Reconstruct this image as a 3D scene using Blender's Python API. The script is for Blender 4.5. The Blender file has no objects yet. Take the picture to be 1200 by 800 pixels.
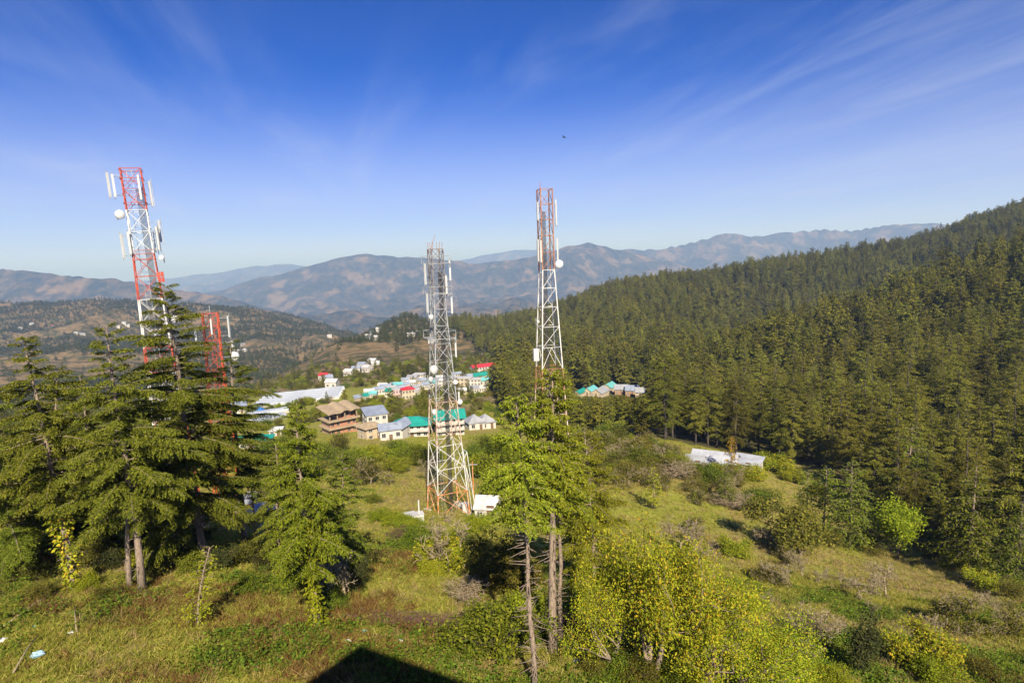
import bpy, math, random
import numpy as np
from math import radians as R
from mathutils import Vector, Matrix

scene = bpy.context.scene
C = scene.collection

# ------------------------------------------------------------------ camera
FPX, PITCH, ROLL = 700.0, R(7.3), R(2.0)      # focal length in photo pixels (1200 wide)
CAMZ = 24.0
cam_d = bpy.data.cameras.new('camera'); cam = bpy.data.objects.new('camera', cam_d); C.objects.link(cam)
cam_d.sensor_width = 36.0; cam_d.lens = FPX / 1200 * 36
cam_d.clip_start = 0.3; cam_d.clip_end = 120000
CAM_M = Matrix.Rotation(R(90) - PITCH, 4, 'X') @ Matrix.Rotation(-ROLL, 4, 'Z')
cam.matrix_world = Matrix.Translation((0, 0, CAMZ)) @ CAM_M
scene.camera = cam

# ------------------------------------------------------------------ sun, sky, exposure
SUN_EL, SUN_AZ = R(38), R(11.0)               # the sun stands behind the camera, a little to the right
sun_dir = Vector((math.sin(SUN_AZ) * math.cos(SUN_EL), -math.cos(SUN_AZ) * math.cos(SUN_EL), math.sin(SUN_EL)))
sd = bpy.data.lights.new('sun', 'SUN'); sd.energy = 5.0; sd.angle = R(0.53); sd.color = (1.0, 0.89, 0.70)
so = bpy.data.objects.new('sun', sd); C.objects.link(so)
so.rotation_euler = sun_dir.to_track_quat('Z', 'Y').to_euler()
so.location = (0, -40, 120)

world = bpy.data.worlds.new('World'); scene.world = world; world.use_nodes = True
wn, wl = world.node_tree.nodes, world.node_tree.links
wn.clear()
def N(nodes, t, **kw):
    n = nodes.new(t)
    for k, v in kw.items():
        if k in n.inputs: n.inputs[k].default_value = v
        else: setattr(n, k, v)
    return n
sky = N(wn, 'ShaderNodeTexSky', sky_type='NISHITA', sun_disc=False)
sky.sun_elevation = SUN_EL
sky.sun_rotation = math.pi - SUN_AZ
sky.altitude = 1800; sky.air_density = 1.0; sky.dust_density = 0.35; sky.ozone_density = 3.2
hsv = N(wn, 'ShaderNodeHueSaturation', Saturation=2.0, Value=1.0)
wl.new(sky.outputs[0], hsv.inputs['Color'])
def wmul(src, c):
    k = N(wn, 'ShaderNodeMix', data_type='RGBA', blend_type='MULTIPLY'); k.inputs[0].default_value = 1; wl.new(src, k.inputs[6]); k.inputs[7].default_value = (*c, 1); return k.outputs[2]
gam = N(wn, 'ShaderNodeGamma', Gamma=1.22); wl.new(wmul(hsv.outputs[0], (.125, .125, .125)), gam.inputs[0])
SKYC = wmul(gam.outputs[0], (8.0, 6.9, 10.0))
tc = N(wn, 'ShaderNodeTexCoord')
sep = N(wn, 'ShaderNodeSeparateXYZ'); wl.new(tc.outputs['Generated'], sep.inputs[0])
zc = N(wn, 'ShaderNodeMath', operation='MAXIMUM'); wl.new(sep.outputs[2], zc.inputs[0]); zc.inputs[1].default_value = 0.0
za = N(wn, 'ShaderNodeMath', operation='ADD'); wl.new(zc.outputs[0], za.inputs[0]); za.inputs[1].default_value = 0.06
def wdiv(o):
    d = N(wn, 'ShaderNodeMath', operation='DIVIDE'); wl.new(o, d.inputs[0]); wl.new(za.outputs[0], d.inputs[1]); return d.outputs[0]
cmb = N(wn, 'ShaderNodeCombineXYZ'); wl.new(wdiv(sep.outputs[0]), cmb.inputs[0]); wl.new(wdiv(sep.outputs[1]), cmb.inputs[1])
def cirrus(rot, sx, sy, scale, lo, hi, off, det=7, dist=1.2):
    rt = N(wn, 'ShaderNodeVectorRotate'); rt.rotation_type = 'Z_AXIS'; rt.inputs['Angle'].default_value = rot
    wl.new(cmb.outputs[0], rt.inputs['Vector'])
    mp = N(wn, 'ShaderNodeMapping'); mp.inputs['Scale'].default_value = (sx, sy, 1); mp.inputs['Location'].default_value = off
    wl.new(rt.outputs[0], mp.inputs[0])
    nz = N(wn, 'ShaderNodeTexNoise', Scale=scale, Detail=det, Roughness=0.62, Distortion=dist); wl.new(mp.outputs[0], nz.inputs['Vector'])
    mr = N(wn, 'ShaderNodeMapRange', interpolation_type='SMOOTHSTEP'); mr.inputs[1].default_value = lo; mr.inputs[2].default_value = hi
    wl.new(nz.outputs[0], mr.inputs[0]); return mr.outputs[0]
m1 = cirrus(R(-16), 1.3, 0.22, 1.0, 0.34, 0.88, (3.3, 2.4, 0), 12, 1.0)
m2 = cirrus(R(-30), 0.50, 0.22, 0.8, 0.36, 0.72, (2.7, 0.6, 0), 5, 0.8)
mm = N(wn, 'ShaderNodeMath', operation='MULTIPLY'); wl.new(m1, mm.inputs[0]); wl.new(m2, mm.inputs[1])
mk = N(wn, 'ShaderNodeMath', operation='MULTIPLY', use_clamp=True); wl.new(mm.outputs[0], mk.inputs[0]); mk.inputs[1].default_value = 0.58
mix = N(wn, 'ShaderNodeMix', data_type='RGBA'); wl.new(mk.outputs[0], mix.inputs[0]); wl.new(SKYC, mix.inputs[6])
mix.inputs[7].default_value = (6.2, 6.8, 8.0, 1)
lo = N(wn, 'ShaderNodeMapRange', interpolation_type='SMOOTHERSTEP'); wl.new(sep.outputs[2], lo.inputs[0])
for q_, v_ in ((1, .0), (2, .33), (3, .66), (4, .0)): lo.inputs[q_].default_value = v_
mix2 = N(wn, 'ShaderNodeMix', data_type='RGBA'); wl.new(lo.outputs[0], mix2.inputs[0]); wl.new(mix.outputs[2], mix2.inputs[6]); mix2.inputs[7].default_value = (6.9, 6.9, 8.1, 1)
bg = N(wn, 'ShaderNodeBackground'); bg.inputs['Strength'].default_value = 0.055
wl.new(mix2.outputs[2], bg.inputs[0])
wo = N(wn, 'ShaderNodeOutputWorld'); wl.new(bg.outputs[0], wo.inputs[0])

scene.render.engine = 'CYCLES'
scene.cycles.max_bounces = 5; scene.cycles.diffuse_bounces = 2; scene.cycles.glossy_bounces = 2
scene.cycles.transmission_bounces = 3; scene.cycles.transparent_max_bounces = 4; scene.cycles.volume_bounces = 0
scene.cycles.use_denoising = True
vs = scene.view_settings
vs.view_transform = 'Standard'; vs.look = 'None'; vs.gamma = 1.0; vs.exposure = 1.0; vs.use_curve_mapping = False

# ------------------------------------------------------------------ helpers
def ray(px, py):
    """direction of sight for a place in the photograph"""
    v = CAM_M.to_3x3() @ Vector(((px - 600) / FPX, (400 - py) / FPX, -1)); return v

def vnoise(x, y, seed=0):
    x = np.asarray(x, float); y = np.asarray(y, float)
    xi = np.floor(x).astype(np.int64); yi = np.floor(y).astype(np.int64); fx = x - xi; fy = y - yi
    def h(a, b):
        n = (a * 374761393 + b * 668265263 + seed * 974634777) & 0xFFFFFFFF
        n = ((n ^ (n >> 13)) * 1274126177) & 0xFFFFFFFF
        n = (n ^ (n >> 16)) & 0xFFFFFFFF
        return n / 4294967295.0 * 2 - 1
    u = fx * fx * fx * (fx * (fx * 6 - 15) + 10); v = fy * fy * fy * (fy * (fy * 6 - 15) + 10)
    return (h(xi, yi) * (1 - u) + h(xi + 1, yi) * u) * (1 - v) + (h(xi, yi + 1) * (1 - u) + h(xi + 1, yi + 1) * u) * v
def fbm(x, y, o=4, seed=0, gain=0.5):
    s = 0; a = 1; t = 0
    for i in range(o):
        c, sn = math.cos(i * 1.1), math.sin(i * 1.1)
        s = s + a * vnoise(x * c - y * sn, x * sn + y * c, seed + i * 17); t += a; a *= gain; x = x * 2.03; y = y * 2.03
    return s / t
def ridged(x, y, o=5, seed=0):
    s = 0; a = 1; t = 0
    for i in range(o):
        s = s + a * (1 - np.abs(vnoise(x, y, seed + i * 31)) * 1.6); t += a; a *= 0.5; x, y = x * 1.7 + y * 1.1, y * 1.7 - x * 1.1
    return s / t
def sstep(a, b, x):
    t = np.clip((x - a) / (b - a), 0, 1); return t * t * (3 - 2 * t)

# ------------------------------------------------------------------ materials
MATS = {}
def newmat(name):
    m = bpy.data.materials.new(name); m.use_nodes = True; m.node_tree.nodes.clear(); MATS[name] = m
    return m, m.node_tree.nodes, m.node_tree.links
def ramp(nodes, stops):
    r = nodes.new('ShaderNodeValToRGB'); e = r.color_ramp.elements
    while len(e) < len(stops): e.new(0.5)
    for i, (p, c) in enumerate(stops): e[i].position = p; e[i].color = (*c, 1)
    return r
def leafmat(name, stops, hue=0.02, val=0.25, trans=0.3, rough=0.6):
    m, n, l = newmat(name)
    g = n.new('ShaderNodeNewGeometry'); r = ramp(n, stops); l.new(g.outputs['Random Per Island'], r.inputs[0])
    oi = n.new('ShaderNodeObjectInfo')
    h = n.new('ShaderNodeHueSaturation'); l.new(r.outputs[0], h.inputs['Color'])
    a = N(n, 'ShaderNodeMapRange'); l.new(oi.outputs['Random'], a.inputs[0]); a.inputs[3].default_value = 0.5 - hue; a.inputs[4].default_value = 0.5 + hue
    l.new(a.outputs[0], h.inputs['Hue'])
    f = N(n, 'ShaderNodeMath', operation='MULTIPLY'); l.new(oi.outputs['Random'], f.inputs[0]); f.inputs[1].default_value = 7.31
    f2 = N(n, 'ShaderNodeMath', operation='FRACT'); l.new(f.outputs[0], f2.inputs[0])
    b = N(n, 'ShaderNodeMapRange'); l.new(f2.outputs[0], b.inputs[0]); b.inputs[3].default_value = 1 - val; b.inputs[4].default_value = 1 + val
    l.new(b.outputs[0], h.inputs['Value'])
    d = n.new('ShaderNodeBsdfDiffuse'); t = n.new('ShaderNodeBsdfTranslucent'); l.new(h.outputs[0], d.inputs[0]); l.new(h.outputs[0], t.inputs[0])
    mx = n.new('ShaderNodeMixShader'); mx.inputs[0].default_value = trans; l.new(d.outputs[0], mx.inputs[1]); l.new(t.outputs[0], mx.inputs[2])
    o = n.new('ShaderNodeOutputMaterial'); l.new(mx.outputs[0], o.inputs[0]); return m
def surfmat(name, c1, c2=None, scale=3.0, rough=0.8, metal=0.0, bump=0.0, detail=4, coord='Object', stretch=None, c3=None):
    m, n, l = newmat(name)
    c2 = c2 or tuple(v * 0.75 for v in c1)
    t = n.new('ShaderNodeTexCoord'); z = N(n, 'ShaderNodeTexNoise', Scale=scale, Detail=detail, Roughness=0.6)
    src = t.outputs[coord]
    if stretch:
        mp = n.new('ShaderNodeMapping'); mp.inputs['Scale'].default_value = stretch; l.new(src, mp.inputs[0]); src = mp.outputs[0]
    l.new(src, z.inputs['Vector'])
    st = [(0.35, c2), (0.62, c1)] if c3 is None else [(0.3, c2), (0.5, c1), (0.68, c3)]
    r = ramp(n, st); l.new(z.outputs[0], r.inputs[0])
    p = N(n, 'ShaderNodeBsdfPrincipled', Roughness=rough, Metallic=metal); l.new(r.outputs[0], p.inputs['Base Color'])
    if bump:
        b = N(n, 'ShaderNodeBump', Strength=bump); l.new(z.outputs[0], b.inputs['Height']); l.new(b.outputs[0], p.inputs['Normal'])
    o = n.new('ShaderNodeOutputMaterial'); l.new(p.outputs[0], o.inputs[0]); return m

leafmat('deodar', [(0, (.075, .082, .013)), (.5, (.130, .130, .018)), (1, (.20, .188, .025))], .018, .42, .14)
leafmat('deodar_near', [(0, (.066, .088, .012)), (.5, (.118, .138, .017)), (1, (.20, .21, .024))], .015, .2, .2)
leafmat('deodar_bright', [(0, (.105, .13, .013)), (.5, (.19, .215, .018)), (1, (.30, .30, .026))], .015, .2, .25)
leafmat('pine_far', [(0, (.04, .052, .013)), (.6, (.072, .084, .019)), (1, (.11, .115, .024))], .025, .35)
leafmat('leaf_yellow', [(0, (.10, .14, .012)), (.5, (.23, .27, .018)), (.85, (.38, .37, .026)), (1, (.44, .28, .03))], .015, .15, .22)
leafmat('leaf_lime', [(0, (.12, .155, .012)), (.5, (.24, .28, .018)), (1, (.36, .37, .03))], .015, .15, .4)
leafmat('leaf_olive', [(0, (.055, .065, .014)), (.5, (.12, .12, .02)), (1, (.20, .17, .03))], .02, .25, .25)
leafmat('leaf_green', [(0, (.06, .09, .012)), (.5, (.12, .16, .016)), (1, (.20, .22, .022))], .02, .25, .3)
leafmat('leaf_dark', [(0, (.030, .038, .014)), (.6, (.060, .066, .022)), (1, (.10, .10, .03))], .02, .2, .2)  # dark foliage of the small round tree; shade tone on the understory bushes
leafmat('leaf_orange', [(0, (.18, .12, .012)), (.5, (.36, .22, .014)), (1, (.45, .32, .02))], .015, .15, .35)
leafmat('leaf_rust', [(0, (.07, .035, .014)), (.5, (.14, .075, .03)), (1, (.22, .13, .05))], .02, .2, .2)
leafmat('grass_blade', [(0, (.12, .145, .018)), (.4, (.22, .235, .028)), (.75, (.32, .30, .055)), (1, (.46, .37, .12))], .025, .25, .3)
leafmat('grass_dry', [(0, (.20, .15, .05)), (.5, (.33, .25, .10)), (1, (.45, .36, .17))], .015, .2, .3)
leafmat('weed_leaf', [(0, (.05, .09, .012)), (.6, (.11, .17, .02)), (1, (.20, .25, .03))], .02, .25, .3)
surfmat('bark', (.30, .23, .17), (.12, .09, .07), 6, .95, bump=.6, stretch=(3, 3, .6))
surfmat('bark_dark', (.10, .08, .065), (.04, .032, .027), 6, .95, bump=.5, stretch=(3, 3, .6))
surfmat('twig_grey', (.34, .275, .175), (.20, .155, .10), 5, .95)
surfmat('twig_red', (.16, .09, .07), (.08, .05, .04), 5, .95)

# ------------------------------------------------------------------ mesh builder
class MB:
    def __init__(s): s.v = []; s.f = []; s.m = []; s.n = 0
    def add(s, verts, faces, mi=0):
        s.v.append(np.asarray(verts, float).reshape(-1, 3))
        for f in faces: s.f.append(tuple(i + s.n for i in f)); s.m.append(mi)
        s.n += len(s.v[-1])
    def box(s, c, size, mi=0, rz=0.0):
        x, y, z = (d / 2 for d in size); ca, sa = math.cos(rz), math.sin(rz)
        vs_ = []
        for a, b, d in ((-1,-1,-1),(1,-1,-1),(1,1,-1),(-1,1,-1),(-1,-1,1),(1,-1,1),(1,1,1),(-1,1,1)):
            X, Y = a * x, b * y; vs_.append((c[0] + X * ca - Y * sa, c[1] + X * sa + Y * ca, c[2] + d * z))
        s.add(vs_, [(0,3,2,1),(4,5,6,7),(0,1,5,4),(1,2,6,5),(2,3,7,6),(3,0,4,7)], mi); return s
    def beam(s, a, b, r, n=4, r2=None, mi=0):
        a = np.array(a, float); b = np.array(b, float); d = b - a; L = np.linalg.norm(d); d = d / max(L, 1e-9)
        u = np.cross(d, (0, 0, 1) if abs(d[2]) < .9 else (1, 0, 0)); u /= np.linalg.norm(u); w = np.cross(d, u)
        r2 = r if r2 is None else r2
        vs_ = []
        for p, rr in ((a, r), (b, r2)):
            for k in range(n):
                t = 2 * math.pi * (k + .5) / n; vs_.append(p + (u * math.cos(t) + w * math.sin(t)) * rr)
        fs = [(k, (k + 1) % n, n + (k + 1) % n, n + k) for k in range(n)] + [tuple(range(n))[::-1], tuple(range(n, 2 * n))]
        s.add(vs_, fs, mi); return s
    def path(s, pts, rads, n=6, mi=0):
        pts = np.array(pts, float); vs_ = []; k = len(pts)
        for i, p in enumerate(pts):
            d = pts[min(i + 1, k - 1)] - pts[max(i - 1, 0)]; d /= max(np.linalg.norm(d), 1e-9)
            u = np.cross(d, (0, 0, 1) if abs(d[2]) < .9 else (1, 0, 0)); u /= np.linalg.norm(u); w = np.cross(d, u)
            for j in range(n):
                t = 2 * math.pi * j / n; vs_.append(p + (u * math.cos(t) + w * math.sin(t)) * rads[i])
        fs = [(i * n + j, i * n + (j + 1) % n, (i + 1) * n + (j + 1) % n, (i + 1) * n + j) for i in range(k - 1) for j in range(n)]
        fs += [tuple(range(n))[::-1], tuple((k - 1) * n + j for j in range(n))]
        s.add(vs_, fs, mi); return s
    def mesh(s, name, mats, smooth=False):
        me = bpy.data.meshes.new(name); me.from_pydata(np.vstack(s.v).tolist(), [], s.f)
        for m in (mats if isinstance(mats, (list, tuple)) else [mats]): me.materials.append(MATS[m])
        me.polygons.foreach_set('material_index', s.m)
        if smooth: me.polygons.foreach_set('use_smooth', [True] * len(s.f))
        me.update(); return me
    def build(s, name, mats, parent=None, smooth=False):
        return link(name, s.mesh(name, mats, smooth), parent)
def link(name, me, parent=None):
    o = bpy.data.objects.new(name, me); C.objects.link(o)
    if parent: o.parent = parent
    return o
def npmesh(name, V, F, mats, mi=None, smooth=False):
    """V (n,3), F list of (m,k) arrays"""
    me = bpy.data.meshes.new(name); V = np.asarray(V, np.float32)
    Fs = [np.asarray(f, np.int32) for f in (F if isinstance(F, list) else [F]) if len(f)]
    tot = np.concatenate([np.full(len(f), f.shape[1]) for f in Fs]).astype(np.int32); idx = np.concatenate([f.ravel() for f in Fs])
    me.vertices.add(len(V)); me.vertices.foreach_set('co', V.ravel())
    me.loops.add(len(idx)); me.loops.foreach_set('vertex_index', idx)
    me.polygons.add(len(tot)); st = np.zeros(len(tot), np.int32); st[1:] = np.cumsum(tot)[:-1]
    me.polygons.foreach_set('loop_start', st)
    if mi is not None: me.polygons.foreach_set('material_index', np.asarray(mi, np.int32))
    if smooth: me.polygons.foreach_set('use_smooth', np.ones(len(tot), bool))
    for m in (mats if isinstance(mats, (list, tuple)) else [mats]): me.materials.append(MATS[m])
    me.update(calc_edges=True); me.validate(); return me
def tag(o, label=None, cat=None, group=None, kind=None):
    if label: o['label'] = label
    if cat: o['category'] = cat
    if group: o['group'] = group
    if kind: o['kind'] = kind
    return o
def thing(name, label, cat, loc, rz=0, group=None, scale=1.0, tilt=(0, 0)):
    o = bpy.data.objects.new(name, None); C.objects.link(o); o.location = loc; o.rotation_euler = (tilt[0], tilt[1], rz)
    o.scale = (scale,) * 3 if not isinstance(scale, tuple) else scale; o.empty_display_size = .3
    return tag(o, label, cat, group)

# ------------------------------------------------------------------ terrain
# surveyed lines of the hillside: for a line of sight, (distance, photo row of the ground there)
COLS = {
 -250: [(26,815),(30,768),(37,710),(45,665),(55,632),(75,597),(100,572),(130,552),(170,537),(220,527),(290,515),(380,505),(500,490),(650,472),(850,452),(1100,430),(1500,400),(2000,356),(2600,366)],
 0:    [(26,800),(30,755),(37,700),(45,652),(55,620),(75,585),(100,560),(130,540),(170,525),(220,515),(290,505),(380,495),(500,482),(650,465),(850,445),(1100,425),(1500,395),(2000,352),(2600,362)],
 150:  [(26,800),(31,750),(37,697),(45,655),(55,628),(75,595),(100,568),(130,540),(170,525),(220,512),(290,500),(380,488),(500,475),(650,460),(850,442),(1100,422),(1500,392),(2000,353),(2600,362)],
 300:  [(26,800),(30,765),(36,705),(45,660),(55,638),(75,608),(100,577),(130,552),(170,520),(220,500),(290,478),(380,464),(500,468),(650,462),(850,446),(1100,424),(1500,390),(2000,360),(2600,368)],
 335:  [(26,800),(30,764),(36,706),(45,664),(55,634),(75,606),(100,575),(130,550),(170,519),(220,498),(290,476),(380,460),(500,452),(650,438),(740,430),(850,452),(1100,430),(1500,396),(2000,364),(2600,375)],
 385:  [(26,800),(30,763),(36,712),(45,668),(55,634),(75,604),(100,573),(130,548),(170,518),(220,495),(290,473),(380,456),(500,444),(650,428),(850,404),(960,412),(1100,428),(1500,404),(2000,380),(2600,390)],
 450:  [(26,800),(30,762),(34,730),(42,682),(50,650),(62,625),(80,595),(100,571),(130,546),(170,518),(220,492),(290,471),(380,453),(500,436),(650,418),(850,396),(1050,376),(1300,392),(1500,400),(2000,405),(2600,410)],
 600:  [(27,800),(30,770),(34,735),(42,690),(55,650),(78,606),(100,578),(130,552),(170,520),(220,492),(290,470),(380,448),(500,425),(650,405),(850,388),(1050,376),(1300,392),(2000,410),(2600,415)],
 750:  [(29,800),(34,745),(42,700),(55,672),(70,640),(85,598),(100,562),(120,532),(140,512),(170,505),(220,495),(290,478),(380,450),(500,415),(650,382),(850,345),(950,333),(1100,342),(1500,395),(2600,415)],
 900:  [(30,800),(40,745),(55,690),(75,640),(100,592),(130,552),(150,538),(170,535),(220,505),(290,452),(380,408),(420,396),(500,436),(650,396),(850,325),(950,306),(1100,318),(1500,380),(2600,415)],
 1050: [(32,800),(42,750),(55,705),(75,662),(90,640),(110,605),(140,562),(170,525),(220,478),(290,426),(380,366),(420,352),(500,402),(650,358),(850,305),(950,294),(1100,308),(1500,365),(2600,410)],
 1200: [(34,800),(42,765),(55,715),(70,680),(90,640),(110,605),(140,560),(170,520),(220,452),(290,374),(380,304),(420,290),(500,340),(650,298),(850,250),(950,239),(1100,248),(1500,330),(2600,400)],
 1420: [(34,800),(42,768),(55,715),(70,675),(90,630),(110,590),(140,535),(170,485),(220,425),(290,350),(380,255),(420,240),(500,285),(650,238),(850,205),(950,198),(1100,208),(1500,290),(2600,390)],
}
SOFF = 75.0
S_AX = np.linspace(math.log(SOFF - 60), math.log(2600 + SOFF), 460)
T_AX = np.linspace(-1.45, 1.45, 290)
def build_table():
    Yax = np.exp(S_AX) - SOFF
    ts, prof = [], []
    for px, rows in sorted(COLS.items()):
        Y = np.array([r[0] for r in rows], float); E = []; tt = []
        for y, py in rows:
            d = ray(px, py); E.append(d.z / d.y); tt.append(d.x / d.y)
        Z = np.array(E) * Y
        Zi = np.interp(np.log(np.maximum(Yax, 1)), np.log(Y), np.array(E)) * np.maximum(Yax, Y[0])
        near = Yax < Y[0]
        Zi[near] = np.interp(Yax[near], [-60, 0, 10, Y[0]], [-12, -18.5, -19.3, Z[0]])
        ts.append(np.mean(tt[4:16])); prof.append(Zi)
    prof = np.array(prof); T = np.empty((len(S_AX), len(T_AX)))
    for i in range(len(S_AX)): T[i] = np.interp(T_AX, ts, prof[:, i])
    def blur(A, k, ax):
        for _ in range(2):
            pad = [(0, 0), (0, 0)]; pad[ax] = (k, k); B = np.cumsum(np.pad(A, pad, mode='edge'), axis=ax)
            B = np.insert(B, 0, 0, axis=ax); n = A.shape[ax]
            A = (np.take(B, range(2 * k + 1, 2 * k + 1 + n), axis=ax) - np.take(B, range(0, n), axis=ax)) / (2 * k + 1)
        return A
    return blur(blur(T, 4, 0), 4, 1)
TAB = build_table()
def base_h(X, Y):
    X = np.asarray(X, float); Y = np.asarray(Y, float)
    s = (np.log(np.clip(Y, -60, 2600) + SOFF) - S_AX[0]) / (S_AX[1] - S_AX[0]); t = (np.clip(X / np.maximum(Y, 12), -1.449, 1.449) - T_AX[0]) / (T_AX[1] - T_AX[0])
    i = np.clip(s.astype(int), 0, len(S_AX) - 2); j = np.clip(t.astype(int), 0, len(T_AX) - 2); a = s - i; b = t - j
    return (TAB[i, j] * (1 - b) + TAB[i, j + 1] * b) * (1 - a) + (TAB[i + 1, j] * (1 - b) + TAB[i + 1, j + 1] * b) * a
def ground(X, Y):
    X = np.asarray(X, float); Y = np.asarray(Y, float)
    z = base_h(X, Y) + CAMZ
    near = 1 - sstep(120, 260, Y)
    z = z + near * (0.10 * fbm(X / 1.3, Y / 1.3, 3, 5) + 0.35 * fbm(X / 7, Y / 7, 3, 9))
    # worn orchard terraces on the meadow
    q = (z + 1.1 * fbm(X / 18, Y / 18, 2, 77)) / 2.1; fr = q - np.floor(q)
    z = z + near * sstep(42, 60, Y) * 0.55 * (sstep(.25, .75, fr) - fr)
    far = sstep(180, 900, Y)
    z = z + far * ((22 + 26 * sstep(.05, -.15, X / np.maximum(Y, 12))) * (ridged(X / 330, Y / 330, 5, 21) - .55) + 7 * fbm(X / 60, Y / 60, 3, 3)) * (0.35 + 0.65 * sstep(600, 1300, Y))
    return z
def gz(x, y): return float(ground(np.array([x]), np.array([y]))[0])
_ys = np.exp(np.linspace(math.log(20), math.log(2500), 2600))
def at(px, py):
    """ground point that the photograph shows at (px, py)"""
    d = ray(px, py); X = _ys * d.x / d.y; Z = CAMZ + _ys * d.z / d.y
    k = np.argmax(Z <= ground(X, _ys)); y = _ys[k] if k else 2400
    return Vector((y * d.x / d.y, y, gz(y * d.x / d.y, y)))
def pix(p):
    q = CAM_M.to_3x3().transposed() @ (Vector(p) - Vector((0, 0, CAMZ))); return 600 + FPX * q.x / -q.z, 400 - FPX * q.y / -q.z, -q.z
def pixn(X, Y, Z):
    M = np.array(CAM_M.to_3x3().transposed()); q = M @ np.vstack([X, Y, Z - CAMZ]); return 600 + FPX * q[0] / -q[2], 400 - FPX * q[1] / -q[2], -q[2]

# land cover: how bare and dry, how wooded
def dryness(X, Y):
    d = .5 + .55 * fbm(X / 14, Y / 14, 4, 40) + .25 * fbm(X / 3, Y / 3, 2, 44)
    m = .62 + .8 * fbm(X / 170, Y / 170, 4, 61)
    return np.clip(d * (1 - sstep(150, 420, Y)) + m * sstep(150, 420, Y), 0, 1)
EDGE_T = [-2, -.02, .05, .2, .38, .52, .60, .66, .73, .84, 1.0, 1.5]
EDGE_Y = [9e3, 9e3, 172, 150, 156, 150, 112, 96, 86, 72, 62, 55]
def forest_mask(X, Y):
    """closed deodar forest on the right-hand slopes"""
    t = X / np.maximum(Y, 12)
    m = (Y > np.interp(t, EDGE_T, EDGE_Y) + 5 * fbm(X / 20, Y / 20, 2, 8)) & (Y < 1230)
    left = np.interp(Y, [150, 240, 330, 500, 700, 1000, 1250], [.03, -.02, -.04, -.02, -.06, -.12, -.13])
    m2 = (t > left + .05 * fbm(X / 60, Y / 60, 3, 12)) & (Y > 190) & (Y < 1230)
    return (m | m2) & (t > left)
def terrain_material():
    m, n, l = newmat('hillside_ground')
    at_ = n.new('ShaderNodeAttribute'); at_.attribute_name = 'cover'
    sp = n.new('ShaderNodeSeparateColor'); l.new(at_.outputs['Color'], sp.inputs[0])
    t = n.new('ShaderNodeTexCoord')
    a = N(n, 'ShaderNodeTexNoise', Scale=1.7, Detail=8, Roughness=.7); l.new(t.outputs['Object'], a.inputs['Vector'])
    b = N(n, 'ShaderNodeTexNoise', Scale=.034, Detail=12, Roughness=.78); l.new(t.outputs['Object'], b.inputs['Vector'])
    g = ramp(n, [(.25, (.105, .125, .018)), (.45, (.19, .205, .028)), (.6, (.27, .26, .042)), (.75, (.36, .30, .075))]); l.new(a.outputs[0], g.inputs[0])
    d = ramp(n, [(.25, (.13, .085, .04)), (.5, (.25, .18, .075)), (.75, (.34, .26, .12))]); l.new(a.outputs[0], d.inputs[0])
    h = ramp(n, [(.38, (.03, .038, .015)), (.48, (.07, .064, .027)), (.54, (.165, .112, .055)), (.60, (.20, .14, .07)), (.66, (.065, .064, .026))]); l.new(b.outputs[0], h.inputs[0])
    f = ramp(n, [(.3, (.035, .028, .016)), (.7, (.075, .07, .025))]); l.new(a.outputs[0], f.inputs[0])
    def mixc(fac, x, y):
        k = N(n, 'ShaderNodeMix', data_type='RGBA'); l.new(fac, k.inputs[0]); l.new(x, k.inputs[6]); l.new(y, k.inputs[7]); return k.outputs[2]
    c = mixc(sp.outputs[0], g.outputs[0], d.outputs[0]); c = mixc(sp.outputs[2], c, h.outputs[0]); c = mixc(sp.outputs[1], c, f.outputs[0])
    p = N(n, 'ShaderNodeBsdfPrincipled', Roughness=.95); p.inputs['Specular IOR Level'].default_value = .1; l.new(c, p.inputs['Base Color'])
    bp = N(n, 'ShaderNodeBump', Strength=.5, Distance=.25); l.new(a.outputs[0], bp.inputs['Height']); l.new(bp.outputs[0], p.inputs['Normal'])
    o = n.new('ShaderNodeOutputMaterial'); l.new(p.outputs[0], o.inputs[0])
terrain_material()
def cover_attr(me, r, g, b):
    ca = me.color_attributes.new('cover', 'FLOAT_COLOR', 'POINT'); A = np.ones((len(r), 4), np.float32); A[:, 0] = r; A[:, 1] = g; A[:, 2] = b
    ca.data.foreach_set('color', A.ravel())
def grid_faces(nr, nc):
    i = np.arange(nr - 1)[:, None] * nc + np.arange(nc - 1)[None, :]; i = i.ravel()
    return np.stack([i, i + 1, i + nc + 1, i + nc], 1)
def near_terrain():
    s = np.concatenate([np.linspace(S_AX[0], math.log(20 + SOFF), 30)[:-1], np.log(np.exp(np.linspace(math.log(20), math.log(2600), 400)) + SOFF)])
    t = np.linspace(-1.4, 1.4, 440)
    Y = (np.exp(s) - SOFF)[:, None] * np.ones((1, 440)); X = t[None, :] * np.maximum(Y, 12)
    X, Y = X.ravel(), Y.ravel(); Z = ground(X, Y)
    Zl = Z.copy(); Zl[Y > 2450] -= 300
    me = npmesh('hillside', np.stack([X, Y, Zl], 1), grid_faces(len(s), 440), 'hillside_ground', smooth=True)
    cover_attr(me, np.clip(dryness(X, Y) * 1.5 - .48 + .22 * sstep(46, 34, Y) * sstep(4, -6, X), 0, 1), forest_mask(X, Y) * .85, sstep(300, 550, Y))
    o = link('hillside', me); tag(o, kind='structure')
near_terrain()

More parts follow.
